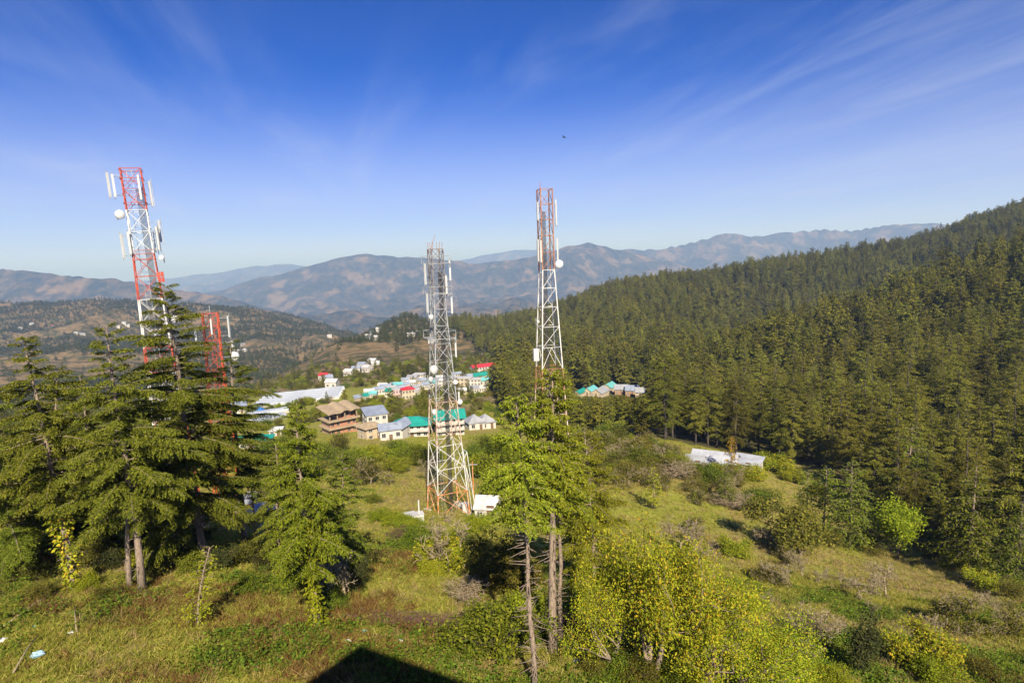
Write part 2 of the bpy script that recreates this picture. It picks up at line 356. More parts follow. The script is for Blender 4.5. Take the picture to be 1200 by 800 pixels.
# far mountain ranges, as ridge lines (photo crest, distance, width, valley depth)
RANGES = [
 ('left', [(-300,300),(-100,305),(0,315),(60,319),(100,325),(135,326),(190,336),(260,345),(330,365),(500,420)], 5200, 1900),
 ('main', [(100,372),(200,348),(260,338),(300,325),(370,310),(400,301),(430,298),(480,301),(520,304),(560,309),(600,305),(640,297),(665,288),(690,283),(715,290),(740,295),(800,310),(900,340),(1100,380)], 8200, 3300),
 ('right', [(500,335),(620,312),(700,297),(735,292),(790,288),(830,279),(850,272),(880,277),(910,273),(960,268),(1000,269),(1060,264),(1110,262),(1200,268),(1400,272)], 9600, 2600),
 ('back', [(-400,330),(0,334),(180,329),(230,322),(300,312),(340,309),(400,318),(520,308),(600,292),(640,290),(720,298),(850,300),(1100,285),(1500,275)], 15500, 4200),
]
def far_mountains():
    s = np.linspace(math.log(2350), math.log(32000), 400); t = np.linspace(-1.45, 1.45, 460)
    Y = np.exp(s)[:, None] * np.ones((1, 460)); X = t[None, :] * Y; X, Y = X.ravel(), Y.ravel()
    Z = np.full(X.shape, -760.0) + 60 * fbm(X / 1500, Y / 1500, 4, 2) + np.interp(Y, [2350, 9000, 14000, 32000], [-0, 60, 300, 330])
    tt = X / Y
    for k, (nm, pts, D, W) in enumerate(RANGES):
        ds = [ray(*p) for p in pts]; tx = [d.x / d.y for d in ds]; ex = [d.z / d.y for d in ds]
        crest = np.interp(tt, tx, ex) * D
        yc = D + .10 * D * fbm(X / (D * .35), X * 0 + k, 3, 50 + k)
        lo = -780.0 if D < 15000 else -420
        u = np.clip(1 - np.abs(Y - yc) / W, 0, 1)
        spur = ridged(X / (W * .42), Y / (W * .42), 5, 70 + k)
        prof = u ** 1.15
        z = lo + (crest - lo) * prof * (1 - (1 - u) * .75 * (1 - spur) * 1.5) 
        z = z + (D / 8000) * (34 * fbm(X / (D * .03), Y / (D * .03), 4, 90 + k) + 170 * (ridged(X / (D * .06), Y / (D * .06), 5, 110 + k) - .55)) * (1 - .85 * u ** 4)
        Z = np.maximum(Z, z)
    Z = Z + CAMZ
    me = npmesh('mountains', np.stack([X, Y, Z], 1), grid_faces(400, 460), 'mountain_ground', smooth=True)
    o = link('mountains', me); tag(o, kind='structure')
def mountain_material():
    m, n, l = newmat('mountain_ground')
    t = n.new('ShaderNodeTexCoord')
    a = N(n, 'ShaderNodeTexNoise', Scale=.0034, Detail=13, Roughness=.74); l.new(t.outputs['Object'], a.inputs['Vector'])
    b = N(n, 'ShaderNodeTexNoise', Scale=.016, Detail=10, Roughness=.8); l.new(t.outputs['Object'], b.inputs['Vector'])
    g = ramp(n, [(.44, (.008, .016, .011)), (.50, (.020, .026, .017)), (.53, (.085, .06, .035)), (.59, (.22, .14, .075))]); l.new(a.outputs[0], g.inputs[0])
    h = ramp(n, [(.47, (.012, .02, .012)), (.57, (.11, .08, .045))]); l.new(b.outputs[0], h.inputs[0])
    k = N(n, 'ShaderNodeMix', data_type='RGBA'); k.inputs[0].default_value = .5; l.new(g.outputs[0], k.inputs[6]); l.new(h.outputs[0], k.inputs[7])
    p = N(n, 'ShaderNodeBsdfPrincipled', Roughness=1); p.inputs['Specular IOR Level'].default_value = .05; l.new(k.outputs[2], p.inputs['Base Color'])
    o = n.new('ShaderNodeOutputMaterial'); l.new(p.outputs[0], o.inputs[0])
mountain_material(); far_mountains()

# ------------------------------------------------------------------ vegetation shapes
def leaf_geo(c, a, n, L, W):
    """diamond leaves: centre, axis, normal, length, width -> verts, quads"""
    a = a / np.maximum(np.linalg.norm(a, axis=1, keepdims=True), 1e-6)
    s = np.cross(a, n); s = s / np.maximum(np.linalg.norm(s, axis=1, keepdims=True), 1e-6)
    L = np.asarray(L).reshape(-1, 1) / 2; W = np.asarray(W).reshape(-1, 1) / 2
    V = np.stack([c - a * L, c + s * W - a * L * .15, c + a * L, c - s * W - a * L * .15], 1).reshape(-1, 3)
    F = np.arange(len(c) * 4).reshape(-1, 4); return V, F
def seg_geo(P0, P1, r0, r1, n=4):
    P0 = np.asarray(P0, float); P1 = np.asarray(P1, float); d = P1 - P0; d = d / np.maximum(np.linalg.norm(d, axis=1, keepdims=True), 1e-6)
    ref = np.where(np.abs(d[:, 2:3]) < .9, np.array([[0, 0, 1.]]), np.array([[1., 0, 0]]))
    u = np.cross(d, ref); u /= np.linalg.norm(u, axis=1, keepdims=True); w = np.cross(d, u); V = []
    for P, r in ((P0, r0), (P1, r1)):
        r = np.asarray(r, float).reshape(-1, 1)
        for k in range(n):
            t = 2 * math.pi * k / n; V.append(P + (u * math.cos(t) + w * math.sin(t)) * r)
    V = np.stack(V, 1).reshape(-1, 3); b = np.arange(len(P0))[:, None] * 2 * n
    F = np.concatenate([b + np.array([[k, (k + 1) % n, n + (k + 1) % n, n + k]]) for k in range(n)], 0); return V, F
def merge(parts):
    V, F, k = [], [], 0
    for v, f in parts: V.append(v); F.append(f + k); k += len(v)
    return np.vstack(V), np.vstack(F)
UP = np.array([0, 0, 1.])
def conifer(seed, H=18, Rr=3.6, h0=.18, nb=110, leaf=.28, bl=.24, trunk_r=.24, power=.75, droop=.16, sparse=1.0, wave=0.0, flat=0.0, lean=0.0, stubs=0, wr=.42, fan=.42, vary=.2, dense=.42):
    """deodar: tiers of level boughs with drooping tips. returns trunk and crown geometry"""
    g = np.random.default_rng(seed); segs = []; LC, LA, LN, LL = [], [], [], []
    K = 9; zz = np.linspace(0, H, K); bend = np.cumsum(g.normal(0, H * .004, (K, 2)), 0)
    tp = np.stack([bend[:, 0] + lean * (zz / H) ** 1.5, bend[:, 1], zz], 1); tr = trunk_r * (1 - zz / H) ** .8 + .02
    tp[0, 2] = -.8; tr[0] *= 1.25
    trunk = MB(); trunk.path(tp, tr, 8)
    for _ in range(stubs):
        z = g.uniform(.05, h0) * H; a = g.uniform(0, 6.28); d = np.array([math.cos(a), math.sin(a), g.uniform(-.2, .3)]); L = g.uniform(.3, 1.1)
        b = np.array([np.interp(z, zz, tp[:, 0]), np.interp(z, zz, tp[:, 1]), z]); trunk.beam(b, b + d * L, .035, 3, .012)
    hs = h0 + (1 - h0) * (np.arange(nb) + g.uniform(0, 1, nb)) / nb
    for i, hf in enumerate(hs):
        u = (hf - h0) / (1 - h0); z = hf * H; az = i * 2.399 + g.normal(0, .5)
        prof = (1 - u) ** power * (.55 + .45 * sstep(0, .25, u)) * (1 + wave * math.sin(u * 23 + seed))
        L = Rr * max(prof, .13) * g.uniform(.95 - vary, 1 + vary) * (1.25 if g.random() < .12 else 1) + .2
        b0 = np.array([np.interp(z, zz, tp[:, 0]), np.interp(z, zz, tp[:, 1]), z]); el = (.55 * u ** 2 + g.normal(0, .10) + .04) * (1 - flat) + .10 * flat
        hd = np.array([math.cos(az), math.sin(az), 0]); n = 7; tt = np.linspace(0, 1, n)
        sd_ = np.cross(hd, UP); cur = g.normal(0, .10)
        P = b0 + (hd * tt[:, None] + sd_ * (cur * tt[:, None] ** 2)) * L + UP * (math.tan(el) * tt - (droop + .12 * (1 - u)) * tt ** 2.4)[:, None] * L
        segs.append((P[:-1], P[1:], np.linspace(.012 * L + .015, .012, n)[:-1], np.linspace(.012 * L + .015, .012, n)[1:]))
        m = max(3, int(L * 2 / bl * sparse)); q = .16 + .84 * (np.arange(m) + g.uniform(0, 1, m)) / m
        pos = np.stack([np.interp(q, tt, P[:, k]) for k in range(3)], 1)
        side = np.where(np.arange(m) % 2 == 0, 1., -1.)[:, None]
        tang = hd * .75 + UP * (-.1 - .35 * q[:, None]); bd = tang + side * sd_ * g.uniform(.55, 1.2, (m, 1)) + g.normal(0, .12, (m, 3))
        bd /= np.linalg.norm(bd, axis=1, keepdims=True)
        l = (fan * L * (1 - q) ** .55 + .10 * L ** .5 + .12) * g.uniform(.6, 1.2, m)
        cnt = np.maximum(2, (l / (leaf * dense)).astype(int)); idx = np.repeat(np.arange(m), cnt)
        f = (np.arange(len(idx)) - np.repeat(np.cumsum(cnt) - cnt, cnt) + g.uniform(0, 1, len(idx))) / cnt[idx]
        c = pos[idx] + bd[idx] * (l[idx] * f)[:, None] - UP * (.20 * l[idx] * f ** 2)[:, None] + g.normal(0, leaf * .16, (len(idx), 3))
        a = bd[idx] + g.normal(0, .5, (len(idx), 3)); a[:, 2] -= .12 * f
        nn = UP + g.normal(0, .42, (len(idx), 3))
        LC.append(c); LA.append(a); LN.append(nn); LL.append(leaf * g.uniform(.6, 1.25, len(idx)))
    c = np.vstack(LC); L = np.concatenate(LL)
    cv, cf = leaf_geo(c, np.vstack(LA), np.vstack(LN), L, L * wr)
    bv, bf = seg_geo(*[np.concatenate([s[k] for s in segs]) for k in range(4)], n=3)
    return trunk, (cv, cf), (bv, bf)
def conifer_meshes(name, leafm, barkm, **kw):
    tr, (cv, cf), (bv, bf) = conifer(**kw)
    V, F = merge([(cv, cf), (bv, bf)]); mi = np.r_[np.zeros(len(cf)), np.ones(len(bf))]
    crown = npmesh(name + '_crown', V, F, [leafm, barkm], mi)
    return tr.mesh(name + '_trunk', barkm, True), crown, (tr, V, F, mi, leafm, barkm)
def joined(name, data):
    tr, V, F, mi, lm, bm = data; tv = np.vstack(tr.v); tf = np.array([f for f in tr.f if len(f) == 4], int)
    return npmesh(name, np.vstack([V, tv]), [np.vstack([F, tf + len(V)])], [lm, bm], np.r_[mi, np.ones(len(tf))])

def skeleton(seed, H=4.5, spread=2.2, depth=4, r=.12, trunkf=.28, up=.35, nsplit=(2, 4), wig=.22, multi=1, shrink=.72):
    g = np.random.default_rng(seed); segs = []; tips = []
    stack = []
    for k in range(multi):
        a = g.uniform(0, 6.28); sp = .0 if multi == 1 else .45
        stack.append((np.array([0, 0, -.25 if multi == 1 else -.1]), np.array([math.cos(a) * sp, math.sin(a) * sp, 1.]), H * trunkf, r, 0))
    while stack:
        p, d, L, rr, dep = stack.pop(); n = 3; d = d / np.linalg.norm(d); dl = d.copy()
        for i in range(n):
            q = p + dl * L / n; r2 = rr * (.9 if dep else .93); segs.append((p, q, rr, r2)); p = q; rr = r2
            dl = dl + g.normal(0, wig, 3) * (.5 if dep == 0 else 1); dl /= np.linalg.norm(dl)
            if dep >= 1 and dep < depth and g.random() < .45:
                sd_ = dl * .6 + g.normal(0, .7, 3); stack.append((p, sd_, L * g.uniform(.45, .7), rr * .55, dep + 1))
        if dep >= depth: tips.append((p, dl, L)); continue
        for k in range(g.integers(*nsplit) + (1 if dep == 0 else 0)):
            a = g.uniform(0, 6.28); o = np.array([math.cos(a), math.sin(a), 0.]) * spread / H * 1.5 * g.uniform(.6, 1.2)
            nd = dl * .55 + o * (1.0 if dep == 0 else .55) + g.normal(0, .25, 3) + UP * up
            stack.append((p, nd, L * shrink * g.uniform(.8, 1.2) * (1.15 if dep == 0 else 1), rr * .64, dep + 1))
    return segs, tips
def fit(segs, tips, H, W):
    """scale the grown skeleton to the tree's height and width"""
    P = np.array([s[1] for s in segs]); zx = P[:, 2].max(); wx = np.percentile(np.abs(P[:, :2]).max(1), 97)
    S = np.array([W / wx, W / wx, H / zx])
    return [(a * S, b * S, r, q) for a, b, r, q in segs], [(p * S, d, l) for p, d, l in tips]
def broadleaf_meshes(name, leafm, barkm, seed, H, W, nleaf=20, leaf=.22, cl=.38, droop=.2, trunk_split=.10, minr=.008, wratio=.5, **kw):
    segs, tips = fit(*skeleton(seed, H=H, spread=W, **kw), H * .95, W * .92); g = np.random.default_rng(seed + 99)
    thick = [s for s in segs if s[2] > trunk_split * .6]; thin = [s for s in segs if s[2] <= trunk_split * .6]
    def tm(nm, ss, n):
        v, f = seg_geo([s[0] for s in ss], [s[1] for s in ss], [max(s[2], minr) for s in ss], [max(s[3], minr) for s in ss], n); return v, f
    tv, tf = tm('t', thick or segs[:3], 6); parts = [tm('b', thin, 3)] if thin else []
    trunk = npmesh(name + '_trunk', tv, tf, barkm, smooth=True)
    nb = sum(len(p[1]) for p in parts)
    if nleaf:
        T = np.array([t[0] for t in tips]); D = np.array([t[1] for t in tips]); i = np.repeat(np.arange(len(T)), nleaf)
        c = T[i] + g.normal(0, cl, (len(i), 3)) - D[i] * g.uniform(0, cl * 1.4, (len(i), 1)); c[:, 2] = np.maximum(c[:, 2], .08)
        a = D[i] + g.normal(0, .8, (len(i), 3)) - UP * droop; nn = g.normal(0, .7, (len(i), 3)) + UP * .7 + (T[i] / np.maximum(np.linalg.norm(T[i], axis=1, keepdims=True), .1)) * .4
        L = leaf * g.uniform(.55, 1.3, len(i)); parts = [leaf_geo(c, a, nn, L, L * wratio)] + parts
    V, F = merge(parts); mi = np.r_[np.zeros(len(F) - nb), np.ones(nb)]
    crown = npmesh(name + '_crown', V, F, [leafm, barkm], mi)
    return trunk, crown, (None, V, F, mi, leafm, barkm)

PROTO = {}
def put(kind, name, label, cat, loc, s=1.0, rz=0.0, group=None, tilt=(0, 0), sink=.05):
    """one plant of its own: an Empty with its trunk and crown"""
    tm, cm = PROTO[kind][:2]
    root = thing(name, label, cat, (loc[0], loc[1], loc[2] - sink), rz, group, s, tilt)
    link('trunk', tm, root); link('crown', cm, root); return root

# geometry-node scatter for what nobody could count
def scatter_group(name, objs):
    ng = bpy.data.node_groups.new(name, 'GeometryNodeTree')
    ng.interface.new_socket('Geometry', in_out='INPUT', socket_type='NodeSocketGeometry'); ng.interface.new_socket('Geometry', in_out='OUTPUT', socket_type='NodeSocketGeometry')
    n, l = ng.nodes, ng.links; gi = n.new('NodeGroupInput'); go = n.new('NodeGroupOutput'); jn = n.new('GeometryNodeJoinGeometry')
    def attr(nm, ty):
        a = n.new('GeometryNodeInputNamedAttribute'); a.data_type = ty; a.inputs['Name'].default_value = nm; return a.outputs[0]
    vi, sc_, ro = attr('vi', 'INT'), attr('sc', 'FLOAT_VECTOR'), attr('ro', 'FLOAT_VECTOR')
    for k, o in enumerate(objs):
        cp = n.new('FunctionNodeCompare'); cp.data_type = 'INT'; cp.operation = 'EQUAL'; l.new(vi, cp.inputs[2]); cp.inputs[3].default_value = k
        oi = n.new('GeometryNodeObjectInfo'); oi.inputs['Object'].default_value = o; oi.inputs['As Instance'].default_value = True
        ip = n.new('GeometryNodeInstanceOnPoints'); l.new(gi.outputs[0], ip.inputs['Points']); l.new(cp.outputs[0], ip.inputs['Selection'])
        l.new(oi.outputs['Geometry'], ip.inputs['Instance']); l.new(ro, ip.inputs['Rotation']); l.new(sc_, ip.inputs['Scale']); l.new(ip.outputs[0], jn.inputs[0])
    l.new(jn.outputs[0], go.inputs[0]); return ng
def scatter(name, pts, meshes, scale, label, cat, seed=1, tilt=.06, squash=.12):
    g = np.random.default_rng(seed); k = len(pts)
    me = bpy.data.meshes.new(name + '_points'); me.vertices.add(k); me.vertices.foreach_set('co', np.asarray(pts, np.float32).ravel())
    a = me.attributes.new('vi', 'INT', 'POINT'); a.data.foreach_set('value', g.integers(0, len(meshes), k).astype(np.int32))
    s = np.asarray(scale).reshape(-1, 1) * np.ones((k, 3)); s[:, 2] *= g.uniform(1 - squash, 1 + squash, k)
    a = me.attributes.new('sc', 'FLOAT_VECTOR', 'POINT'); a.data.foreach_set('vector', s.astype(np.float32).ravel())
    r = np.stack([g.normal(0, tilt, k), g.normal(0, tilt, k), g.uniform(0, 6.283, k)], 1)
    a = me.attributes.new('ro', 'FLOAT_VECTOR', 'POINT'); a.data.foreach_set('vector', r.astype(np.float32).ravel())
    o = link(name, me); objs = [bpy.data.objects.new(m.name + '_source', m) for m in meshes]
    md = o.modifiers.new('scatter', 'NODES'); md.node_group = scatter_group(name, objs)
    return tag(o, label, cat, kind='stuff')

# ------------------------------------------------------------------ forest on the right-hand slopes
rng = np.random.default_rng(4)
FOR = [conifer_meshes(f'forest_deodar_{k}', 'deodar', 'bark_dark', seed=100 + k, H=18, Rr=[3.8, 3.3, 4.3, 3.6, 4.1, 3.2][k], h0=[.10, .16, .2, .12, .26, .12][k],
        nb=60, leaf=.62, bl=.30, trunk_r=.26, power=[.5, .58, .38, .62, .34, .66][k], droop=.14, wave=.26, flat=.45, wr=.62, fan=.36, vary=.3) for k in range(6)]
FORN = [conifer_meshes(f'edge_deodar_{k}', 'deodar', 'bark_dark', seed=200 + k, H=18, Rr=[4.2, 3.7, 4.6, 3.9, 4.4, 3.5][k], h0=[.10, .18, .2, .08, .26, .12][k],
        nb=66, leaf=.34, bl=.22, trunk_r=.26, power=[.6, .68, .5, .72, .45, .75][k], droop=.16, wave=.22, flat=.5, wr=.36, fan=.30, vary=.32, dense=.28) for k in range(6)]
FORJ = [joined(f'forest_deodar_whole_{k}', f[2]) for k, f in enumerate(FOR)]
FARJ = []
for k in range(4):
    f = conifer_meshes(f'far_pine_{k}', 'pine_far', 'bark_dark', seed=300 + k, H=13, Rr=[4.4, 5.0, 3.9, 5.4][k], h0=.12, nb=24, leaf=1.6, bl=1.2, wr=.6, trunk_r=.21, power=[.5, .4, .65, .35][k], droop=.12)
    FARJ.append(joined(f'far_pine_whole_{k}', f[2]))
CLEAR = []                                                # house plots and open ground: (x, y, radius)
def plot(px, py, r): p = at(px, py); CLEAR.append((p.x, p.y, r)); return p
for px, py, r in ((690,462,16),(705,462,16),(722,460,15),(740,460,14),(676,460,12),(840,540,17),(872,541,13),(575,440,34),(545,450,28),(560,432,20),(470,460,30),(448,462,30),(490,452,25)): plot(px, py, r)
def clear_of(X, Y):
    m = np.ones(len(X), bool)
    for cx, cy, r in CLEAR: m &= (X - cx) ** 2 + (Y - cy) ** 2 > r * r
    return m
def jgrid(x0, x1, y0, y1, sp, jit=.42):
    X, Y = np.meshgrid(np.arange(x0, x1, sp), np.arange(y0, y1, sp)); X = X.ravel() + rng.uniform(-jit, jit, X.size) * sp; Y = Y.ravel() + rng.uniform(-jit, jit, Y.size) * sp
    return X, Y
X1, Y1 = jgrid(-10, 560, 60, 420, 7.1, .48); X2, Y2 = jgrid(-200, 1500, 420, 1240, 8.4, .48)
FX, FY = np.r_[X1, X2], np.r_[Y1, Y2]
k = forest_mask(FX, FY) & (np.abs(FX / FY) < 1.25) & clear_of(FX, FY) & (fbm(FX / 45, FY / 45, 3, 33) > -.55)
FX, FY = FX[k], FY[k]; FZ = ground(FX, FY)
FS = np.random.default_rng(6).triangular(.52, .98, 1.46, len(FX)) * np.interp(FY, [60, 110, 180, 400, 1200], [.80, .95, 1.0, 1.05, 1.0]) * (1 + .18 * fbm(FX / 40, FY / 40, 2, 15))
hA, hB = at(668, 462), at(762, 466)
zone = (FX / FY > hA.x / hA.y) & (FX / FY < hB.x / hB.y) & (FY < hB.y + 5)
_, gy_, gd_ = pixn(FX, FY, FZ); FS = np.where(zone, np.clip(np.minimum(FS, (gy_ - 463) * gd_ / 700 / 19), .12, 2), FS)
ppx, ppy, pdp = pixn(FX, FY, FZ + 12 * FS)
inview = (ppx > -20) & (ppx < 1220) & (ppy > -20) & (ppy < 830)
order = np.argsort(np.where(inview, pdp / FS, 1e9)); near_i = order[:290]; mask = np.ones(len(FX), bool); mask[near_i] = False
gi_ = np.random.default_rng(7)
for i in near_i:
    v = int(gi_.integers(0, 6)); s = float(FS[i]); rz = float(gi_.uniform(0, 6.28))
    PROTO['f%d' % v] = FORN[v]
    x_, y_ = float(FX[i]), float(FY[i]); u_ = x_ / y_
    wh = 'around the forest hamlet' if zone[i] else 'behind the pale roofed house' if .28 < u_ < .5 and y_ < 215 else 'rising right behind the meadow edge' if y_ < np.interp(u_, EDGE_T, EDGE_Y) + 14 else 'in the gully beyond the meadow' if y_ < 170 else 'on the lower forest slope'
    sz = 'tall' if s > 1.1 else 'small' if s < .82 else 'middling'
    put('f%d' % v, 'deodar_tree', f'{sz} dark green deodar {wh}', 'tree', (x_, y_, FZ[i]), (s, s, s * float(gi_.uniform(.9, 1.12))), rz, f'{sz} deodars {wh}')
fi = np.where(mask)[0]
scatter('forest', np.stack([FX[fi], FY[fi], FZ[fi] - .2], 1), FORJ, FS[fi], 'dense dark deodar forest covering the right hand hillside to its ridge', 'forest', 3)
# wooded patches on the brown hills and across the valley
X3, Y3 = jgrid(-2800, 420, 430, 2350, 8.5)
t3 = X3 / Y3; wood = fbm(X3 / 170, Y3 / 170, 4, 61); k = (np.abs(t3) < 1.25) & ~forest_mask(X3, Y3) & (t3 < .15) & clear_of(X3, Y3)
dens = np.clip(-(wood - .10) * 4.5 + .45 * sstep(-.1, -.5, t3) + .5 * sstep(1000, 1700, Y3) + .5 * fbm(X3 / 40, Y3 / 40, 2, 19), .07, .97) * (1 - .35 * sstep(900, 700, Y3) * sstep(-.45, -.3, t3))
k &= rng.uniform(0, 1, len(X3)) < dens
X3, Y3 = X3[k], Y3[k]
scatter('hill_woods', np.stack([X3, Y3, ground(X3, Y3) - .2], 1), FARJ, rng.uniform(.26, .85, len(X3)), 'patchy pine woods over the brown hills beyond the village', 'woods', 5)
print('forest', len(FX), 'hill', len(X3))

# ------------------------------------------------------------------ the deodars beside the house
def top_h(base, px, py):
    """height of a tree whose foot is at base and whose tip is seen in photo row py"""
    d = ray(px, py); return CAMZ + base.y * d.z / d.y - base.z
def near_conifer(seed, bx, by, tx, ty, label, leafm='deodar_near', name='deodar_tree', group=None, lean=None, **kw):
    b = at(bx, by); H = top_h(b, tx, ty); d = ray(tx, ty); ln = (b.y * d.x / d.y) - b.x
    kw.setdefault('trunk_r', .013 * H)
    tm, cm, _ = conifer_meshes(f'{name}_{seed}', leafm, 'bark', seed=seed, H=H, lean=ln if lean is None else lean, **kw)
    root = thing(name, label, 'tree', b, 0, group); link('trunk', tm, root); link('crown', cm, root); return root, b, H
def ivy(root, H0, H1, r, seed, leafm, n=900, leaf=.2, lean=0, Ht=16):
    g = np.random.default_rng(seed); z = g.uniform(H0, H1, n) ; a = g.uniform(0, 6.28, n); rr = r * (.5 + .9 * np.abs(fbm(z * .9, a, 3, seed)) * 2) * g.uniform(.5, 1.3, n)
    c = np.stack([rr * np.cos(a) + lean * (z / Ht) ** 1.5, rr * np.sin(a), z], 1)
    ax = np.stack([np.cos(a), np.sin(a), -.6 + 0 * a], 1) + g.normal(0, .5, (n, 3)); nn = np.stack([np.cos(a), np.sin(a), .5 + 0 * a], 1) + g.normal(0, .4, (n, 3)); L = leaf * g.uniform(.6, 1.3, n)
    v, f = leaf_geo(c, ax, nn, L, L * .65); return link('climbing_ivy', npmesh('climbing_ivy', v, f, leafm), root)
GL = 'tall deodars beside the house'
big = dict(leaf=.18, bl=.075, droop=.16, flat=.35, wave=.2, wr=.33, fan=.22, vary=.36, dense=.24)
r_, b_, H_ = near_conifer(11, 86, 690, 22, 396, 'deodar with a bare lower trunk wrapped in yellowing ivy', Rr=4.4, h0=.36, nb=84, power=.85, stubs=26, group=GL, **big)
ivy(r_, .2, H_ * .46, .55, 3, 'leaf_yellow', 1300, .24, lean=-1.2, Ht=H_)
near_conifer(12, 166, 692, 122, 383, 'deodar on a slim bare trunk leaning beside its twin trunk', Rr=4.6, h0=.32, nb=88, power=.85, stubs=12, group=GL, **big)
near_conifer(13, 152, 688, 140, 470, 'slim shorter deodar twinned with the taller trunk beside it', Rr=2.6, h0=.5, nb=55, stubs=10, group=GL, **big)
near_conifer(14, 243, 662, 188, 334, 'tallest broad deodar in front of the red and white mast', Rr=7.5, h0=.16, nb=128, power=.88, group=GL, **big)
near_conifer(15, 290, 648, 268, 400, 'deodar with a thick dark trunk behind the tallest deodar', 'deodar_near', Rr=4.2, h0=.26, nb=80, power=.8, group=GL, **big)
near_conifer(16, 205, 640, 205, 420, 'deodar filling the gap behind the tallest deodar', Rr=4.2, h0=.12, nb=90, group=GL, **big)
near_conifer(17, 22, 668, -25, 420, 'deodar with low sweeping boughs left of the ivy covered trunk', Rr=4.4, h0=.06, nb=100, group=GL, **big)
near_conifer(18, 70, 640, 60, 430, 'deodar standing in shade behind the ivy covered trunk', Rr=4.0, h0=.08, nb=100, group=GL, **big)
near_conifer(19, 120, 640, 92, 440, 'low branched deodar behind the twin trunks', Rr=4.0, h0=.06, nb=100, group=GL, **big)
near_conifer(20, -60, 680, -90, 380, 'large deodar at the far left end of the row', Rr=4.6, h0=.10, nb=60, group=GL, **big)
r_, b_, H_ = near_conifer(21, 372, 735, 346, 474, 'deodar whose stem is sleeved in bright green ivy', 'deodar_bright', Rr=2.25, h0=.27, nb=130, power=.62, group=GL, **big)
ivy(r_, .1, H_ * .5, .42, 8, 'leaf_lime', 1300, .22, lean=-.3, Ht=H_)
near_conifer(22, 330, 668, 322, 520, 'bushy young deodar crowding the ivy sleeved stem', Rr=1.9, h0=.08, nb=70, power=.6, group=GL, **big)
near_conifer(23, 405, 676, 400, 532, 'bushy deodar in the shadow of the ivy sleeved one', 'deodar_near', Rr=2.0, h0=.05, nb=80, power=.5, group=GL, **big)
near_conifer(24, 232, 735, 245, 640, 'tiny young deodar on the weedy bank below the tall row', 'leaf_lime', name='young_deodar', Rr=.9, h0=.1, nb=45, leaf=.2, bl=.2)
GC = 'deodars on the brink below the house'
mid = dict(leaf=.18, bl=.085, droop=.18, dense=.24, wr=.33, fan=.24, vary=.4)
near_conifer(31, 648, 764, 640, 436, 'tall twin stemmed deodar with long bare stubbled trunk by the leafy bush', 'deodar_bright', Rr=1.8, h0=.55, nb=95, power=.42, stubs=120, trunk_r=.25, group=GC, **mid)
near_conifer(32, 656, 752, 658, 500, 'thin stem pressed against the tall stubbled trunk', 'deodar_bright', Rr=2.0, h0=.55, nb=45, power=.5, stubs=30, trunk_r=.13, group=GC, **mid)
near_conifer(33, 626, 806, 604, 466, 'slender bare deodar trunk leaning outward with a narrow crown', 'deodar_bright', Rr=1.4, h0=.57, nb=85, power=.38, stubs=110, trunk_r=.125, group=GC, **mid)
near_conifer(34, 695, 690, 682, 505, 'full deodar behind the tall stubbled trunk', 'deodar_bright', Rr=2.8, h0=.10, nb=110, power=.45, group=GC, **mid)
near_conifer(35, 660, 668, 652, 520, 'deodar half hidden behind the two bare trunks', 'deodar_bright', Rr=2.4, h0=.2, nb=80, power=.4, group=GC, **mid)
# conifers around the meadow
PROTO['young'] = conifer_meshes('meadow_deodar_a', 'deodar_near', 'bark', seed=41, H=8, Rr=2.2, h0=.14, nb=60, leaf=.34, bl=.34, trunk_r=.13, power=.7, flat=.2)
PROTO['young_y'] = conifer_meshes('meadow_deodar_b', 'leaf_yellow', 'bark', seed=42, H=8, Rr=2.0, h0=.12, nb=60, leaf=.36, bl=.34, trunk_r=.13, power=.6)
PROTO['young_l'] = conifer_meshes('meadow_deodar_c', 'leaf_green', 'bark', seed=43, H=8, Rr=1.7, h0=.34, nb=55, leaf=.36, bl=.34, trunk_r=.12, power=.45)
PROTO['autumn'] = conifer_meshes('autumn_cone', 'leaf_orange', 'bark', seed=44, H=8, Rr=1.5, h0=.14, nb=55, leaf=.4, bl=.36, trunk_r=.12, power=.7)
PROTO['wide'] = conifer_meshes('meadow_deodar_d', 'deodar_near', 'bark', seed=45, H=12, Rr=4.4, h0=.08, nb=95, leaf=.36, bl=.34, trunk_r=.2, power=.75, flat=.3)
def stand(kind, bx, by, ty, name, label, cat='tree', h=8.0, group=None, rz=None):
    b = at(bx, by); s = top_h(b, bx, ty) / h; put(kind, name, label, cat, b, s, bx * .7 if rz is None else rz, group)
stand('young', 850, 592, 545, 'young_deodar', 'young dark green deodar below the orange tree on the meadow')
stand('autumn', 857, 562, 512, 'autumn_tree', 'orange gold autumn tree in front of the pale roofed house')
stand('young_l', 945, 612, 552, 'young_deodar', 'small deodar on a clean pale stem at the forest edge', group='young deodars at the forest edge')
stand('young_l', 965, 618, 548, 'young_deodar', 'small deodar on a clean pale stem at the forest edge', group='young deodars at the forest edge')
stand('wide', 996, 640, 540, 'deodar_tree', 'broad deodar with sweeping boughs beside the bright green tree', h=12)
stand('young_y', 766, 596, 548, 'young_deodar', 'yellowish young conifer amid grey scrub on the knoll')
stand('young_y', 815, 590, 574, 'young_deodar', 'tiny golden conifer bush in the grey scrub')
stand('wide', 1135, 668, 545, 'deodar_tree', 'broad deodar rising behind the meadow corner wall of trees', h=12)
stand('wide', 1062, 612, 500, 'deodar_tree', 'broad pale trunked deodar behind the bright green tree', h=12)
stand('wide', 1190, 690, 590, 'deodar_tree', 'low broad deodar at the end of the meadow bank', h=12)

